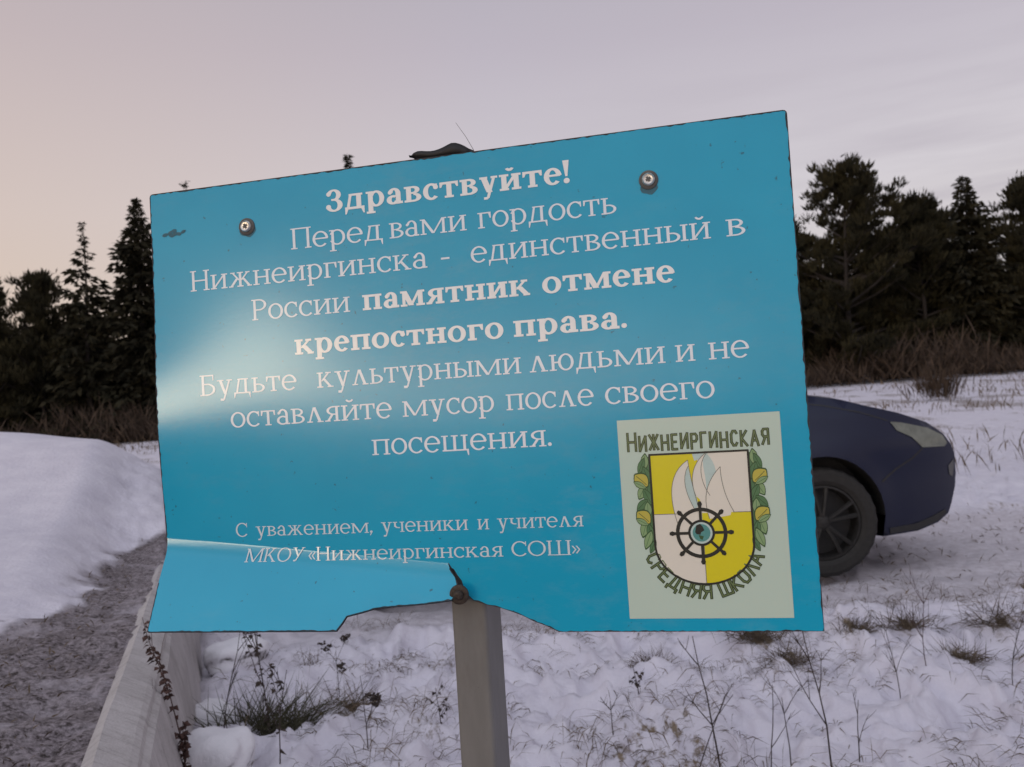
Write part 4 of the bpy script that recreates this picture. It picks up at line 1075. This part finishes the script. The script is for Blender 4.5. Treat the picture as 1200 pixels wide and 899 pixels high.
# ------------------------------------------------------------------ trees
k = Mat('needles', 0.85, spec=0.15)
nz = k.noise(0.9, 3); n2 = k.noise(7, 2)
cc = k.mix(k.rng(nz, 0.35, 0.65), (0.013, 0.014, 0.009), (0.032, 0.029, 0.015)); cc = k.mix(k.rng(n2, 0.4, 0.7, 0, 0.5), cc, (0.040, 0.030, 0.018)); k.base(cc); MAT['needles'] = k.m
k = Mat('pine_needles', 0.85, spec=0.15)
nz = k.noise(0.8, 3)
k.base(k.mix(k.rng(nz, 0.35, 0.65), (0.018, 0.017, 0.010), (0.042, 0.036, 0.017))); MAT['pine'] = k.m
simple('bark', 'bark', (0.026, 0.020, 0.017), 0.9)
simple('dry_twigs', 'twig', (0.050, 0.032, 0.020), 0.9, 0, 0.4, 8)
simple('dry_grass', 'drygrass', (0.12, 0.086, 0.054), 0.9, 0, 0.45, 6)
simple('dead_tuft', 'tuft', (0.085, 0.062, 0.040), 0.9, 0, 0.6, 25)
simple('dark_weed', 'weed', (0.045, 0.032, 0.026), 0.9, 0, 0.4, 30)
simple('green_grass', 'greengrass', (0.052, 0.048, 0.024), 0.9, 0, 0.45, 30)
simple('red_brown_leaves', 'brownleaf', (0.060, 0.030, 0.024), 0.9, 0, 0.45, 60)

def sprays(P, D, L, W, rg, droop=0.0):
    """elongated kite-shaped quads at points P along directions D"""
    n = len(P); D = D/np.linalg.norm(D, axis=1, keepdims=True)
    r = rg.normal(size=(n, 3)); S = np.cross(D, r); S /= np.linalg.norm(S, axis=1, keepdims=True)
    L = np.broadcast_to(L, n)[:, None]; W = np.broadcast_to(W, n)[:, None]
    a = P; b = P+D*L*0.45+S*W; c_ = P+D*L; c_[:, 2] -= droop*L[:, 0]; d = P+D*L*0.45-S*W
    return np.stack([a, b, c_, d], 1).reshape(-1, 3)

def spruce_arrays(h, R0, seed, dens=1.0, top_sparse=0.0, low=0.06):
    rg = np.random.default_rng(seed); Q = []
    nb = int(h*30*dens)
    for i in range(nb):
        zf = low+(1-low)*(i+rg.random())/nb
        zf = min(zf, 0.985)
        z = zf*h
        prof = 1.08*(1-zf)**0.95*(0.90+0.16*math.sin(zf*23+seed)+0.1*rg.normal())
        L = max(0.06, R0*prof*(0.72+0.42*rg.random()))
        if zf > 1-top_sparse and rg.random() < 0.55: continue
        az = rg.random()*2*math.pi; sl = -0.32+0.75*zf+0.12*rg.normal()
        n = int(6+L*11*(0.55 if zf > 1-top_sparse else 1))
        t = rg.random(n)**0.75
        d = np.array([math.cos(az), math.sin(az), sl]); P = np.zeros((n, 3)); P[:, 2] = z
        P = P+np.outer(t*L, d); P[:, 2] -= 0.12*(t*L)**1.6*(1-zf); P += rg.normal(size=(n, 3))*0.05
        an = az+rg.normal(size=n)*0.75; D = np.stack([np.cos(an), np.sin(an), sl*0.7-0.35+0.3*rg.normal(size=n)], 1)
        Q.append(sprays(P, D, rg.uniform(0.25, 0.62, n)*min(1, 0.38+L*0.8), rg.uniform(0.06, 0.12, n)*min(1, 0.4+L*0.7), rg, 0.1))
    # leader
    n = 14; P = np.zeros((n, 3)); P[:, 2] = np.linspace(0.93*h, h*0.99, n); an = rg.random(n)*6.28
    Q.append(sprays(P, np.stack([np.cos(an)*0.35, np.sin(an)*0.35, np.full(n, 0.9)], 1), 0.17, 0.022, rg))
    return np.concatenate(Q)

def pine_arrays(h, R0, seed, limbs):
    """limbs: list filled with (start, end, radius); returns needle quads"""
    rg = np.random.default_rng(seed); Q = []
    nl = int(h*7)
    for i in range(nl):
        zf = 0.05+0.92*(i+rg.random())/nl; z = zf*h
        az = rg.random()*6.283
        prof = (0.95+0.15*math.sin(min(1, zf*1.5)*math.pi*0.5))*(1-max(0, zf-0.22)/0.80)**0.85
        L = max(0.35, R0*prof*rg.uniform(0.6, 1.15)); up = 0.15+0.95*zf*rg.uniform(0.5, 1.2)
        d = np.array([math.cos(az), math.sin(az), up]); s0 = np.array([0, 0, z]); e0 = s0+d*L
        limbs.append((s0, s0+d*L*0.5+np.array([0, 0, -0.04*L]), e0, 0.02+0.018*L))
        ncl = 3+int(L*3.2)
        for c_ in range(ncl):
            t = 0.25+0.75*(c_+rg.random())/ncl
            if c_ == ncl-1: t = 1.0
            cen = s0+d*L*t+rg.normal(size=3)*np.array([0.28, 0.28, 0.12])*min(1, L)
            m = int(rg.uniform(34, 60)); rr = rg.uniform(0.20, 0.38)
            dr = rg.normal(size=(m, 3)); dr /= np.linalg.norm(dr, axis=1, keepdims=True); dr[:, 2] = dr[:, 2]*0.75+0.35
            P = cen+dr*rr*rg.random((m, 1))**0.6*np.array([1.0, 1.0, 1.0])
            Q.append(sprays(P, 0.7*dr+0.4*d/np.linalg.norm(d)+np.array([0, 0, 0.6]), rg.uniform(0.20, 0.42, m), rg.uniform(0.024, 0.05, m), rg))
    # upright candles at the crown
    for i in range(9):
        a = rg.random()*6.28; r = rg.uniform(0, R0*0.42); z0 = h*(0.97-0.10*(r/R0/0.42))
        m = 40; P = np.array([r*math.cos(a), r*math.sin(a), z0])+rg.normal(size=(m, 3))*np.array([0.12, 0.12, 0.30]); dr = rg.normal(size=(m, 3))*0.6; dr[:, 2] += 1.0
        Q.append(sprays(P, dr, 0.30, 0.05, rg))
    return np.concatenate(Q)

def trunk(bm, h, r, seed, limbs=None):
    rs = random.Random(seed)
    zs = np.linspace(-0.3, h*0.97, 9); bx = rs.uniform(-0.12, 0.12); by = rs.uniform(-0.12, 0.12)
    bm.tube([(bx*math.sin(z*0.5), by*math.sin(z*0.4), z) for z in zs], [max(0.012, r*(1-max(z, 0)/h)**0.9) for z in zs], 8)
    for l in (limbs or []): bm.tube([l[0], l[1], l[2]], [l[3], l[3]*0.65, 0.008], 5, cap=False)

def tree(kind, x, y, h, R0, seed, label, group, **kw):
    z = gz(x, y)
    t = empty(kind, (x, y, z), label, 'tree', group)
    bm = MB(); limbs = []
    if kind == 'pine_tree':
        q = pine_arrays(h, R0, seed, limbs); trunk(bm, h, 0.017*h, seed, limbs); m = MAT['pine']
    else:
        q = spruce_arrays(h, R0, seed, **kw); trunk(bm, h, 0.015*h, seed); m = MAT['needles']
    bm.build('trunk', MAT['bark'], t); mesh_np('crown', q, 4, m, t)
    t.rotation_euler[2] = seed*1.7
    return t

TR = 'conifers along the far edge of the field'
tree('spruce_tree', -18.4, 45.0, 12.3, 3.6, 3, 'tall dark spruce rising close to the left edge of the board', TR, dens=1.35)
tree('spruce_tree', -20.95, 44.5, 11.2, 2.6, 4, 'thin spruce with a bare wispy top left of the tallest spruce', TR, dens=0.9, top_sparse=0.34)
tree('pine_tree', -23.5, 45.0, 8.7, 2.5, 5, 'short round topped pine left of the thin wispy spruce', TR)
tree('pine_tree', -25.9, 44.0, 8.7, 2.3, 6, 'leftmost pine, cut off by the edge of the photo', TR)
tree('spruce_tree', -17.1, 48.5, 13.9, 2.2, 7, 'spruce behind the board whose thin tip shows above its left corner', TR, top_sparse=0.25)
tree('spruce_tree', -7.75, 46.0, 13.95, 2.3, 8, 'spruce behind the board whose tip shows left of the black cap', TR)
tree('pine_tree', 17.2, 45.0, 10.9, 4.3, 20, 'tall broad pine with ragged open crown right beside the board', TR)
tree('pine_tree', 21.3, 46.0, 9.1, 3.0, 22, 'rounded pine in the gap right of the tall broad pine', TR)
tree('spruce_tree', 23.9, 46.0, 10.2, 3.7, 23, 'pointed spruce between the rounded pine and the right edge', TR, dens=1.2)
tree('pine_tree', 26.3, 45.0, 9.4, 3.4, 24, 'rightmost pine, cut off by the edge of the photo', TR)
tree('pine_tree', 19.2, 47.5, 8.0, 2.9, 25, 'low dense pine filling the gap behind the tall broad pine', TR)
tree('pine_tree', 22.5, 47.5, 9.0, 2.9, 26, 'dark pine standing close behind the rounded pine and pointed spruce', TR)

tree('pine_tree', 15.4, 48.5, 8.6, 3.0, 27, 'pine half hidden by the right edge of the board behind the tall broad pine', TR)

# the wood behind and between them: one dark mass
def wood():
    rg = np.random.default_rng(77); Q = []; protos = []
    for s in range(5):
        lm = []
        q = spruce_arrays(8.0, 2.4, 100+s, dens=0.8) if s % 2 == 0 else pine_arrays(8.0, 2.5, 100+s, lm)
        protos.append(q)
    for row, (y0, sc) in enumerate(((47.5, 0.80), (51, 0.88), (56, 0.96), (62, 1.04))):
        for x in np.arange(-78, 80, 2.1):
            if rg.random() < 0.06: continue
            xx = x+rg.uniform(-0.9, 0.9); yy = y0+rg.uniform(-1.3, 1.3); s = sc*rg.uniform(0.80, 1.03)
            q = protos[rg.integers(5)]; a = rg.random()*6.28; ca, sa = math.cos(a), math.sin(a)
            v = np.empty_like(q); v[:, 0] = q[:, 0]*ca-q[:, 1]*sa; v[:, 1] = q[:, 0]*sa+q[:, 1]*ca; v[:, 2] = q[:, 2]
            v = v*s
            # keep half of the quads, enlarged, in the back rows
            k4 = v.reshape(-1, 4, 3); keep = rg.random(len(k4)) < (0.40 if row < 2 else 0.3); k4 = k4[keep]
            cen = k4.mean(1, keepdims=True); k4 = cen+(k4-cen)*1.45
            Q.append((k4+np.array([xx, yy, gz(xx, yy)])).reshape(-1, 3))
    o = mesh_np('distant_wood', np.concatenate(Q), 4, MAT['needles'])
    tag(o, 'dark conifer wood standing as one mass behind the nearer trees', None, None, 'stuff')
wood()

# brushwood along the foot of the trees
def brush():
    rg = np.random.default_rng(5); n = 46000
    x = rg.uniform(-60, 60, n); y = 43.2+rg.normal(size=n)*1.3+0.8*np.sin(x*0.5)
    hgt = (0.4+3.6*fbm(x*0.30, y*0.1, 3)**1.3)*rg.uniform(0.3, 1.1, n)
    P = np.stack([x, y, ground(x, y)-0.05], 1)
    P[:, 2] += rg.random(n)*hgt*0.45
    D = np.stack([rg.normal(size=n)*0.50, rg.normal(size=n)*0.50, np.ones(n)], 1)
    q = sprays(P, D, hgt*0.6, rg.uniform(0.015, 0.04, n), rg, 0.1)
    o = mesh_np('brushwood', q, 4, MAT['twig']); tag(o, 'brown leafless brushwood along the foot of the trees', None, None, 'stuff')
brush()
def shrub(x, y, h, w, seed, label):
    rg = np.random.default_rng(seed); n = 420
    P = np.stack([rg.normal(size=n)*w*0.35, rg.normal(size=n)*w*0.3, rg.random(n)*h*0.35-0.05], 1); D = np.stack([rg.normal(size=n)*0.28+P[:, 0]*0.5, rg.normal(size=n)*0.28, np.ones(n)], 1)
    o = mesh_np('bare_shrub', sprays(P, D, h*rg.uniform(0.3, 0.75, n), 0.013, rg), 4, MAT['twig']); o.location = (x, y, gz(x, y)); tag(o, label, 'shrub')
shrub(11.6, 24.5, 1.15, 0.75, 3, 'small brown leafless shrub standing alone in the snow beyond the car bonnet')

# ------------------------------------------------------------------ grass and weeds
def field_grass():
    rg = np.random.default_rng(9)
    # far stalks, thicker toward the back right
    n = 11000
    y = 7.8+34*rg.random(n)**0.9; x = rg.uniform(-0.75, 0.75, n)*y
    dens = fbm(x*0.5+3, y*0.4, 4); keep = dens > 0.40+0.18*rg.random(n); x, y = x[keep], y[keep]; n = len(x)
    keep = ~((x < -1.5) & (y < 12)); x, y = x[keep], y[keep]; n = len(x)
    P = np.stack([x, y, ground(x, y)-0.02], 1); D = np.stack([rg.normal(size=n)*0.35, rg.normal(size=n)*0.35, np.ones(n)], 1)
    Q = [sprays(P, D, rg.uniform(0.10, 0.42, n), rg.uniform(0.003, 0.009, n)*(0.4+y/16), rg, 0.15)]
    # near stalks
    n = 22000
    y = rg.uniform(1.6, 4.9, n); x = rg.uniform(-0.62, 0.75, n)*y
    dens = fbm(x*2.6+3, y*2.6+8, 4); keep = (dens > 0.45+0.17*rg.random(n)) & (wall_q(x, y) < -0.25); x, y = x[keep], y[keep]; n = len(x)
    P = np.stack([x, y, ground(x, y)-0.01], 1); D = np.stack([rg.normal(size=n)*0.75, rg.normal(size=n)*0.6, rg.uniform(0.15, 1.0, n)], 1)
    Q.append(sprays(P, D, rg.uniform(0.04, 0.17, n), rg.uniform(0.0006, 0.0016, n), rg, 0.35))
    nc = 85; cy_ = rg.uniform(2.3, 4.4, nc); cx_ = rg.uniform(-0.25, 0.62, nc)*cy_; k_ = np.repeat(np.arange(nc), 36); n = len(k_)
    x = cx_[k_]+rg.normal(size=n)*0.045*rg.uniform(0.5, 1.4, nc)[k_]; y = cy_[k_]+rg.normal(size=n)*0.03
    P = np.stack([x, y, ground(x, y)-0.012], 1); ln = rg.normal(size=(nc, 2))[k_]*0.5; D = np.stack([ln[:, 0]+rg.normal(size=n)*0.6, ln[:, 1]+rg.normal(size=n)*0.5, rg.uniform(0.1, 0.7, n)], 1)
    Q.append(sprays(P, D, rg.uniform(0.03, 0.12, n), rg.uniform(0.0008, 0.0019, n), rg, 0.4))
    n = 700; y = rg.uniform(4.4, 7.5, n); x = rg.uniform(0.2, 0.75, n)*y; P = np.stack([x, y, ground(x, y)-0.01], 1); D = np.stack([rg.normal(size=n)*0.7, rg.normal(size=n)*0.5, np.full(n, 0.7)], 1)
    Q.append(sprays(P, D, rg.uniform(0.03, 0.10, n), rg.uniform(0.002, 0.004, n), rg, 0.2))
    # short frozen blades on the bank by the wall
    n = 9000; x = rg.uniform(-3.2, -0.6, n); y = rg.uniform(1.2, 5.6, n); r_, t_, g_ = zones(x, y); q = wall_q(x, y); keep = (r_ > 0.5) & (q > 0.09); x, y = x[keep], y[keep]; n = len(x)
    P = np.stack([x, y, ground(x, y)-0.008], 1); D = np.stack([rg.normal(size=n)*0.8+0.3, rg.normal(size=n)*0.8, np.full(n, 0.6)], 1)
    Q.append(sprays(P, D, rg.uniform(0.015, 0.045, n), rg.uniform(0.0012, 0.0028, n), rg, 0.2))
    o = mesh_np('dry_grass', np.concatenate(Q), 4, MAT['drygrass']); tag(o, 'thin dry grass stalks poking out of the snow', None, None, 'stuff')
field_grass()

def tuft(x, y, s, seed, label, mat='tuft', n=190, lean=(0.0, 0.0), group='dead grass tufts in the snow', flat=1.0):
    rg = np.random.default_rng(seed)
    P = np.stack([rg.normal(size=n)*0.042*s, rg.normal(size=n)*0.026*s, np.full(n, -0.015)], 1)
    dr = rg.normal(size=(n, 3)); dr[:, 2] = 0.35+np.abs(dr[:, 2])*0.5; dr[:, 2] *= flat; dr[:, 0] = dr[:, 0]*0.75+lean[0]; dr[:, 1] = dr[:, 1]*0.6+lean[1]
    dr /= np.linalg.norm(dr, axis=1, keepdims=True); L = (rg.uniform(0.06, 0.15, n)*s)[:, None]; w = (rg.uniform(0.0007, 0.0015, n)*math.sqrt(s))[:, None]
    side = np.cross(dr, rg.normal(size=(n, 3))); side /= np.linalg.norm(side, axis=1, keepdims=True)
    mid = P+dr*L*0.55; tip = P+dr*L; tip[:, 2] -= 0.35*L[:, 0]*(1-dr[:, 2])
    q = np.stack([P-side*w*0.6, P+side*w*0.6, mid+side*w, mid-side*w], 1); q2 = np.stack([mid-side*w, mid+side*w, tip+side*w*0.15, tip-side*w*0.15], 1)
    o = mesh_np('grass_tuft', np.concatenate([q, q2]).reshape(-1, 3), 4, MAT[mat]); o.location = (x, y, gz(x, y)); tag(o, label, 'grass tuft', group)
    return o
TL = ['small dark grass tuft just right of the post under the crest', 'widest dark grass tuft, below the lower right corner of the board', 'low grass tuft in front of the widest tuft below the board corner',
      'leaning grass tuft halfway between the board corner and the right edge', 'sprawling grass tuft nearest the right hand twigs', 'flat dark grass tuft against the right edge of the photo', 'small tuft between the board corner tuft and the leaning tuft']
for i, ((x, y, s), l) in enumerate(zip(TUFTS, TL)):
    tuft(x, y, s*1.05, 40+i, l, lean=(-0.4 if i in (3, 5) else 0.1*i-0.2, 0), flat=0.6 if i in (2, 4, 5) else 0.9, n=230)
tuft(-0.88, 3.02, 2.1, 60, 'big greenish brown grass clump beside the snow covered stones', 'greengrass', 1100, (0.25, 0.1), None, 0.55)
tuft(-0.66, 3.16, 1.1, 61, 'flattened brown grass clump right of the big greenish clump', 'drygrass', 240, (0.5, 0), None, 0.5)
tuft(-0.97, 3.95, 1.0, 63, 'small grass clump just under the bottom edge of the board', 'drygrass', 160, (0, 0.1), None)

def weed(x, y, h, seed, label, forks=4, umbel=False, mat='weed', lean=(0, 0), leaves=0, group=None, r0=0.0022, name='dry_weed', spread=0.35):
    rs = random.Random(seed); m = MB()
    lx, ly = lean
    def stalk(p, d, L, r, depth):
        pts = [Vector(p)]; dd = Vector(d).normalized()
        n = 5
        for i in range(n):
            dd = (dd+Vector((rs.uniform(-1, 1), rs.uniform(-1, 1), rs.uniform(-0.2, 0.4)))*0.10).normalized(); pts.append(pts[-1]+dd*L/n)
        m.tube(pts, [r*(1-0.6*i/n) for i in range(n+1)], 5)
        if depth > 0:
            for k_ in range(forks if depth == 2 else 2):
                i = rs.randint(2, n-1) if depth == 2 else rs.randint(2, 4)
                s = rs.choice((-1, 1)); nd = (dd+Vector((s*rs.uniform(0.4, 1.0)*spread*2, rs.uniform(-0.5, 0.5), rs.uniform(-0.1, 0.3)))).normalized()
                stalk(pts[i], nd, L*rs.uniform(0.25, 0.5), r*0.6, depth-1)
        if umbel and (depth <= 1):
            e = pts[-1]
            for k_ in range(9):
                q = e+Vector((rs.uniform(-1, 1)*0.014, rs.uniform(-1, 1)*0.014, rs.uniform(0.004, 0.014))); m.tube([e, q], 0.0008, 4); m.blob(q, (0.0045, 0.0045, 0.0032), 0, 6, 4, 0.2, rs)
        if leaves and depth >= 1:
            for k_ in range(leaves):
                i = rs.randint(1, n); c_ = pts[i]*rs.random()+pts[i-1]*rs.random()*0; c_ = pts[i-1].lerp(pts[i], rs.random())
                a = rs.uniform(0, 6.28); dv = Vector((math.cos(a), math.sin(a), rs.uniform(-0.9, 0.2))).normalized(); L2 = rs.uniform(0.010, 0.026); sd = dv.cross(Vector((rs.uniform(-1, 1), rs.uniform(-1, 1), 1))).normalized()*L2*0.36
                t = c_+dv*L2; mm = c_+dv*L2*0.5+Vector((0, 0, 0.004))
                m.add([c_, mm+sd, t, mm-sd, mm+Vector((0, 0, 0.003))], [(0, 1, 4), (1, 2, 4), (2, 3, 4), (3, 0, 4)])
    stalk((0, 0, -0.03), (lx, ly, 1), h, r0, 2)
    o = m.build(name, MAT[mat]); o.location = (x, y, gz(x, y)); tag(o, label, 'dry plant', group)
    return o
weed(0.50, 2.45, 0.40, 1, 'dark forked twig standing nearest the post on its right', 3, spread=0.5, r0=0.003)
weed(0.42, 2.50, 0.27, 2, 'leaning thin twig left of the dark forked twig', 1, lean=(0.45, 0))
weed(0.80, 2.45, 0.43, 3, 'tallest bare twig below the right end of the board', 3, spread=0.35, r0=0.003)
weed(0.64, 2.50, 0.30, 4, 'thin wavy twig between the two forked twigs', 1, lean=(0.15, 0))
weed(0.70, 2.48, 0.22, 5, 'short twig just left of the tallest bare twig', 2, lean=(-0.1, 0))
weed(0.89, 2.50, 0.20, 6, 'short upright stalks right of the tallest bare twig', 2)
weed(1.24, 3.05, 0.36, 7, 'spindly weed with many side shoots near the sprawling tuft', 6, r0=0.0018)
weed(1.38, 3.15, 0.30, 8, 'spindly weed with reddish shoots behind the sprawling tuft', 6, r0=0.0018, mat='brownleaf')
weed(1.62, 3.05, 0.30, 9, 'thin weed close to the right edge of the photo', 4, r0=0.0016)
weed(-0.70, 3.30, 0.22, 10, 'dry umbel weed with drooping heads behind the nearer umbel weed', 3, True, r0=0.0018)
weed(-0.50, 2.72, 0.25, 11, 'nearest dry umbel weed left of the post', 2, True, r0=0.0020)
weed(-0.86, 2.95, 0.56, 12, 'tall dark seedy weed rising in front of the board edge', 4, False, leaves=16, r0=0.0028, spread=0.15)
weed(-0.905, 2.38, 0.50, 13, 'red brown leafy weed hanging in front of the concrete wall', 3, False, 'brownleaf', (-0.05, 0.0), 60, r0=0.0028, spread=0.12)
weed(-0.98, 2.86, 0.34, 14, 'bare bent weed in front of the snow covered stones', 4, lean=(0.2, 0))
weed(-0.74, 2.62, 0.30, 15, 'thin crooked weed right of the snow covered stones', 4, leaves=6)
weed(-0.30, 2.95, 0.16, 16, 'low crooked weed just left of the post', 5, leaves=3, spread=0.6)
weed(0.24, 2.75, 0.13, 17, 'low hooked weed just right of the post', 3, spread=0.7)
weed(0.36, 3.02, 0.12, 18, 'small dark dead stalk in the open snow right of the post', 2, leaves=6, spread=0.6)

# snow-covered stones by the wall
k = Mat('snowy_stone', 0.8, spec=0.3)
gmz = k.n('ShaderNodeNewGeometry'); sp = k.n('ShaderNodeSeparateXYZ'); k.l(gmz.outputs['Normal'], sp.inputs[0])
nz = k.noise(40, 4); f = k.math('ADD', sp.outputs['Z'], k.rng(nz, 0.3, 0.7, -0.2, 0.2))
k.base(k.mix(k.rng(f, -0.45, -0.15), k.mix(k.rng(nz, 0.3, 0.7), (0.07, 0.06, 0.055), (0.16, 0.14, 0.13)), (0.78, 0.77, 0.81))); k.bump(k.noise(60, 4), 0.4, 0.01); MAT['stone'] = k.m
def stone(x, y, rx, ry, rz, seed, label):
    rs = random.Random(seed); bm = bmesh.new(); bmesh.ops.create_icosphere(bm, subdivisions=4, radius=1.0)
    for v in bm.verts:
        p = v.co.copy(); e = 3.2
        q = (abs(p.x)**e+abs(p.y)**e+abs(p.z)**e)**(1/e); p = p/q
        nn = float(fbm(np.array([p.x*1.6+seed*3+p.z]), np.array([p.y*1.6+p.z*1.3+seed]), 3)[0])-0.5
        p *= 1+0.35*nn
        v.co = Vector((p.x*rx, p.y*ry, p.z*rz))
    me = bpy.data.meshes.new('snowy_stone'); bm.to_mesh(me); bm.free(); me.materials.append(MAT['stone'])
    for f_ in me.polygons: f_.use_smooth = True
    o = bpy.data.objects.new('snowy_stone', me); COL.objects.link(o); o.location = (x, y, gz(x, y)+rz*0.35); o.rotation_euler[2] = seed; tag(o, label, 'stone', 'snow covered stones by the wall')
stone(-1.25, 3.85, 0.13, 0.10, 0.07, 1, 'flat snow covered stone right under the board bottom edge')
stone(-1.14, 3.22, 0.085, 0.09, 0.085, 2, 'small blocky snow covered stone touching the wall foot')
stone(-0.92, 2.62, 0.10, 0.09, 0.09, 3, 'round snow covered stone nearest the camera')
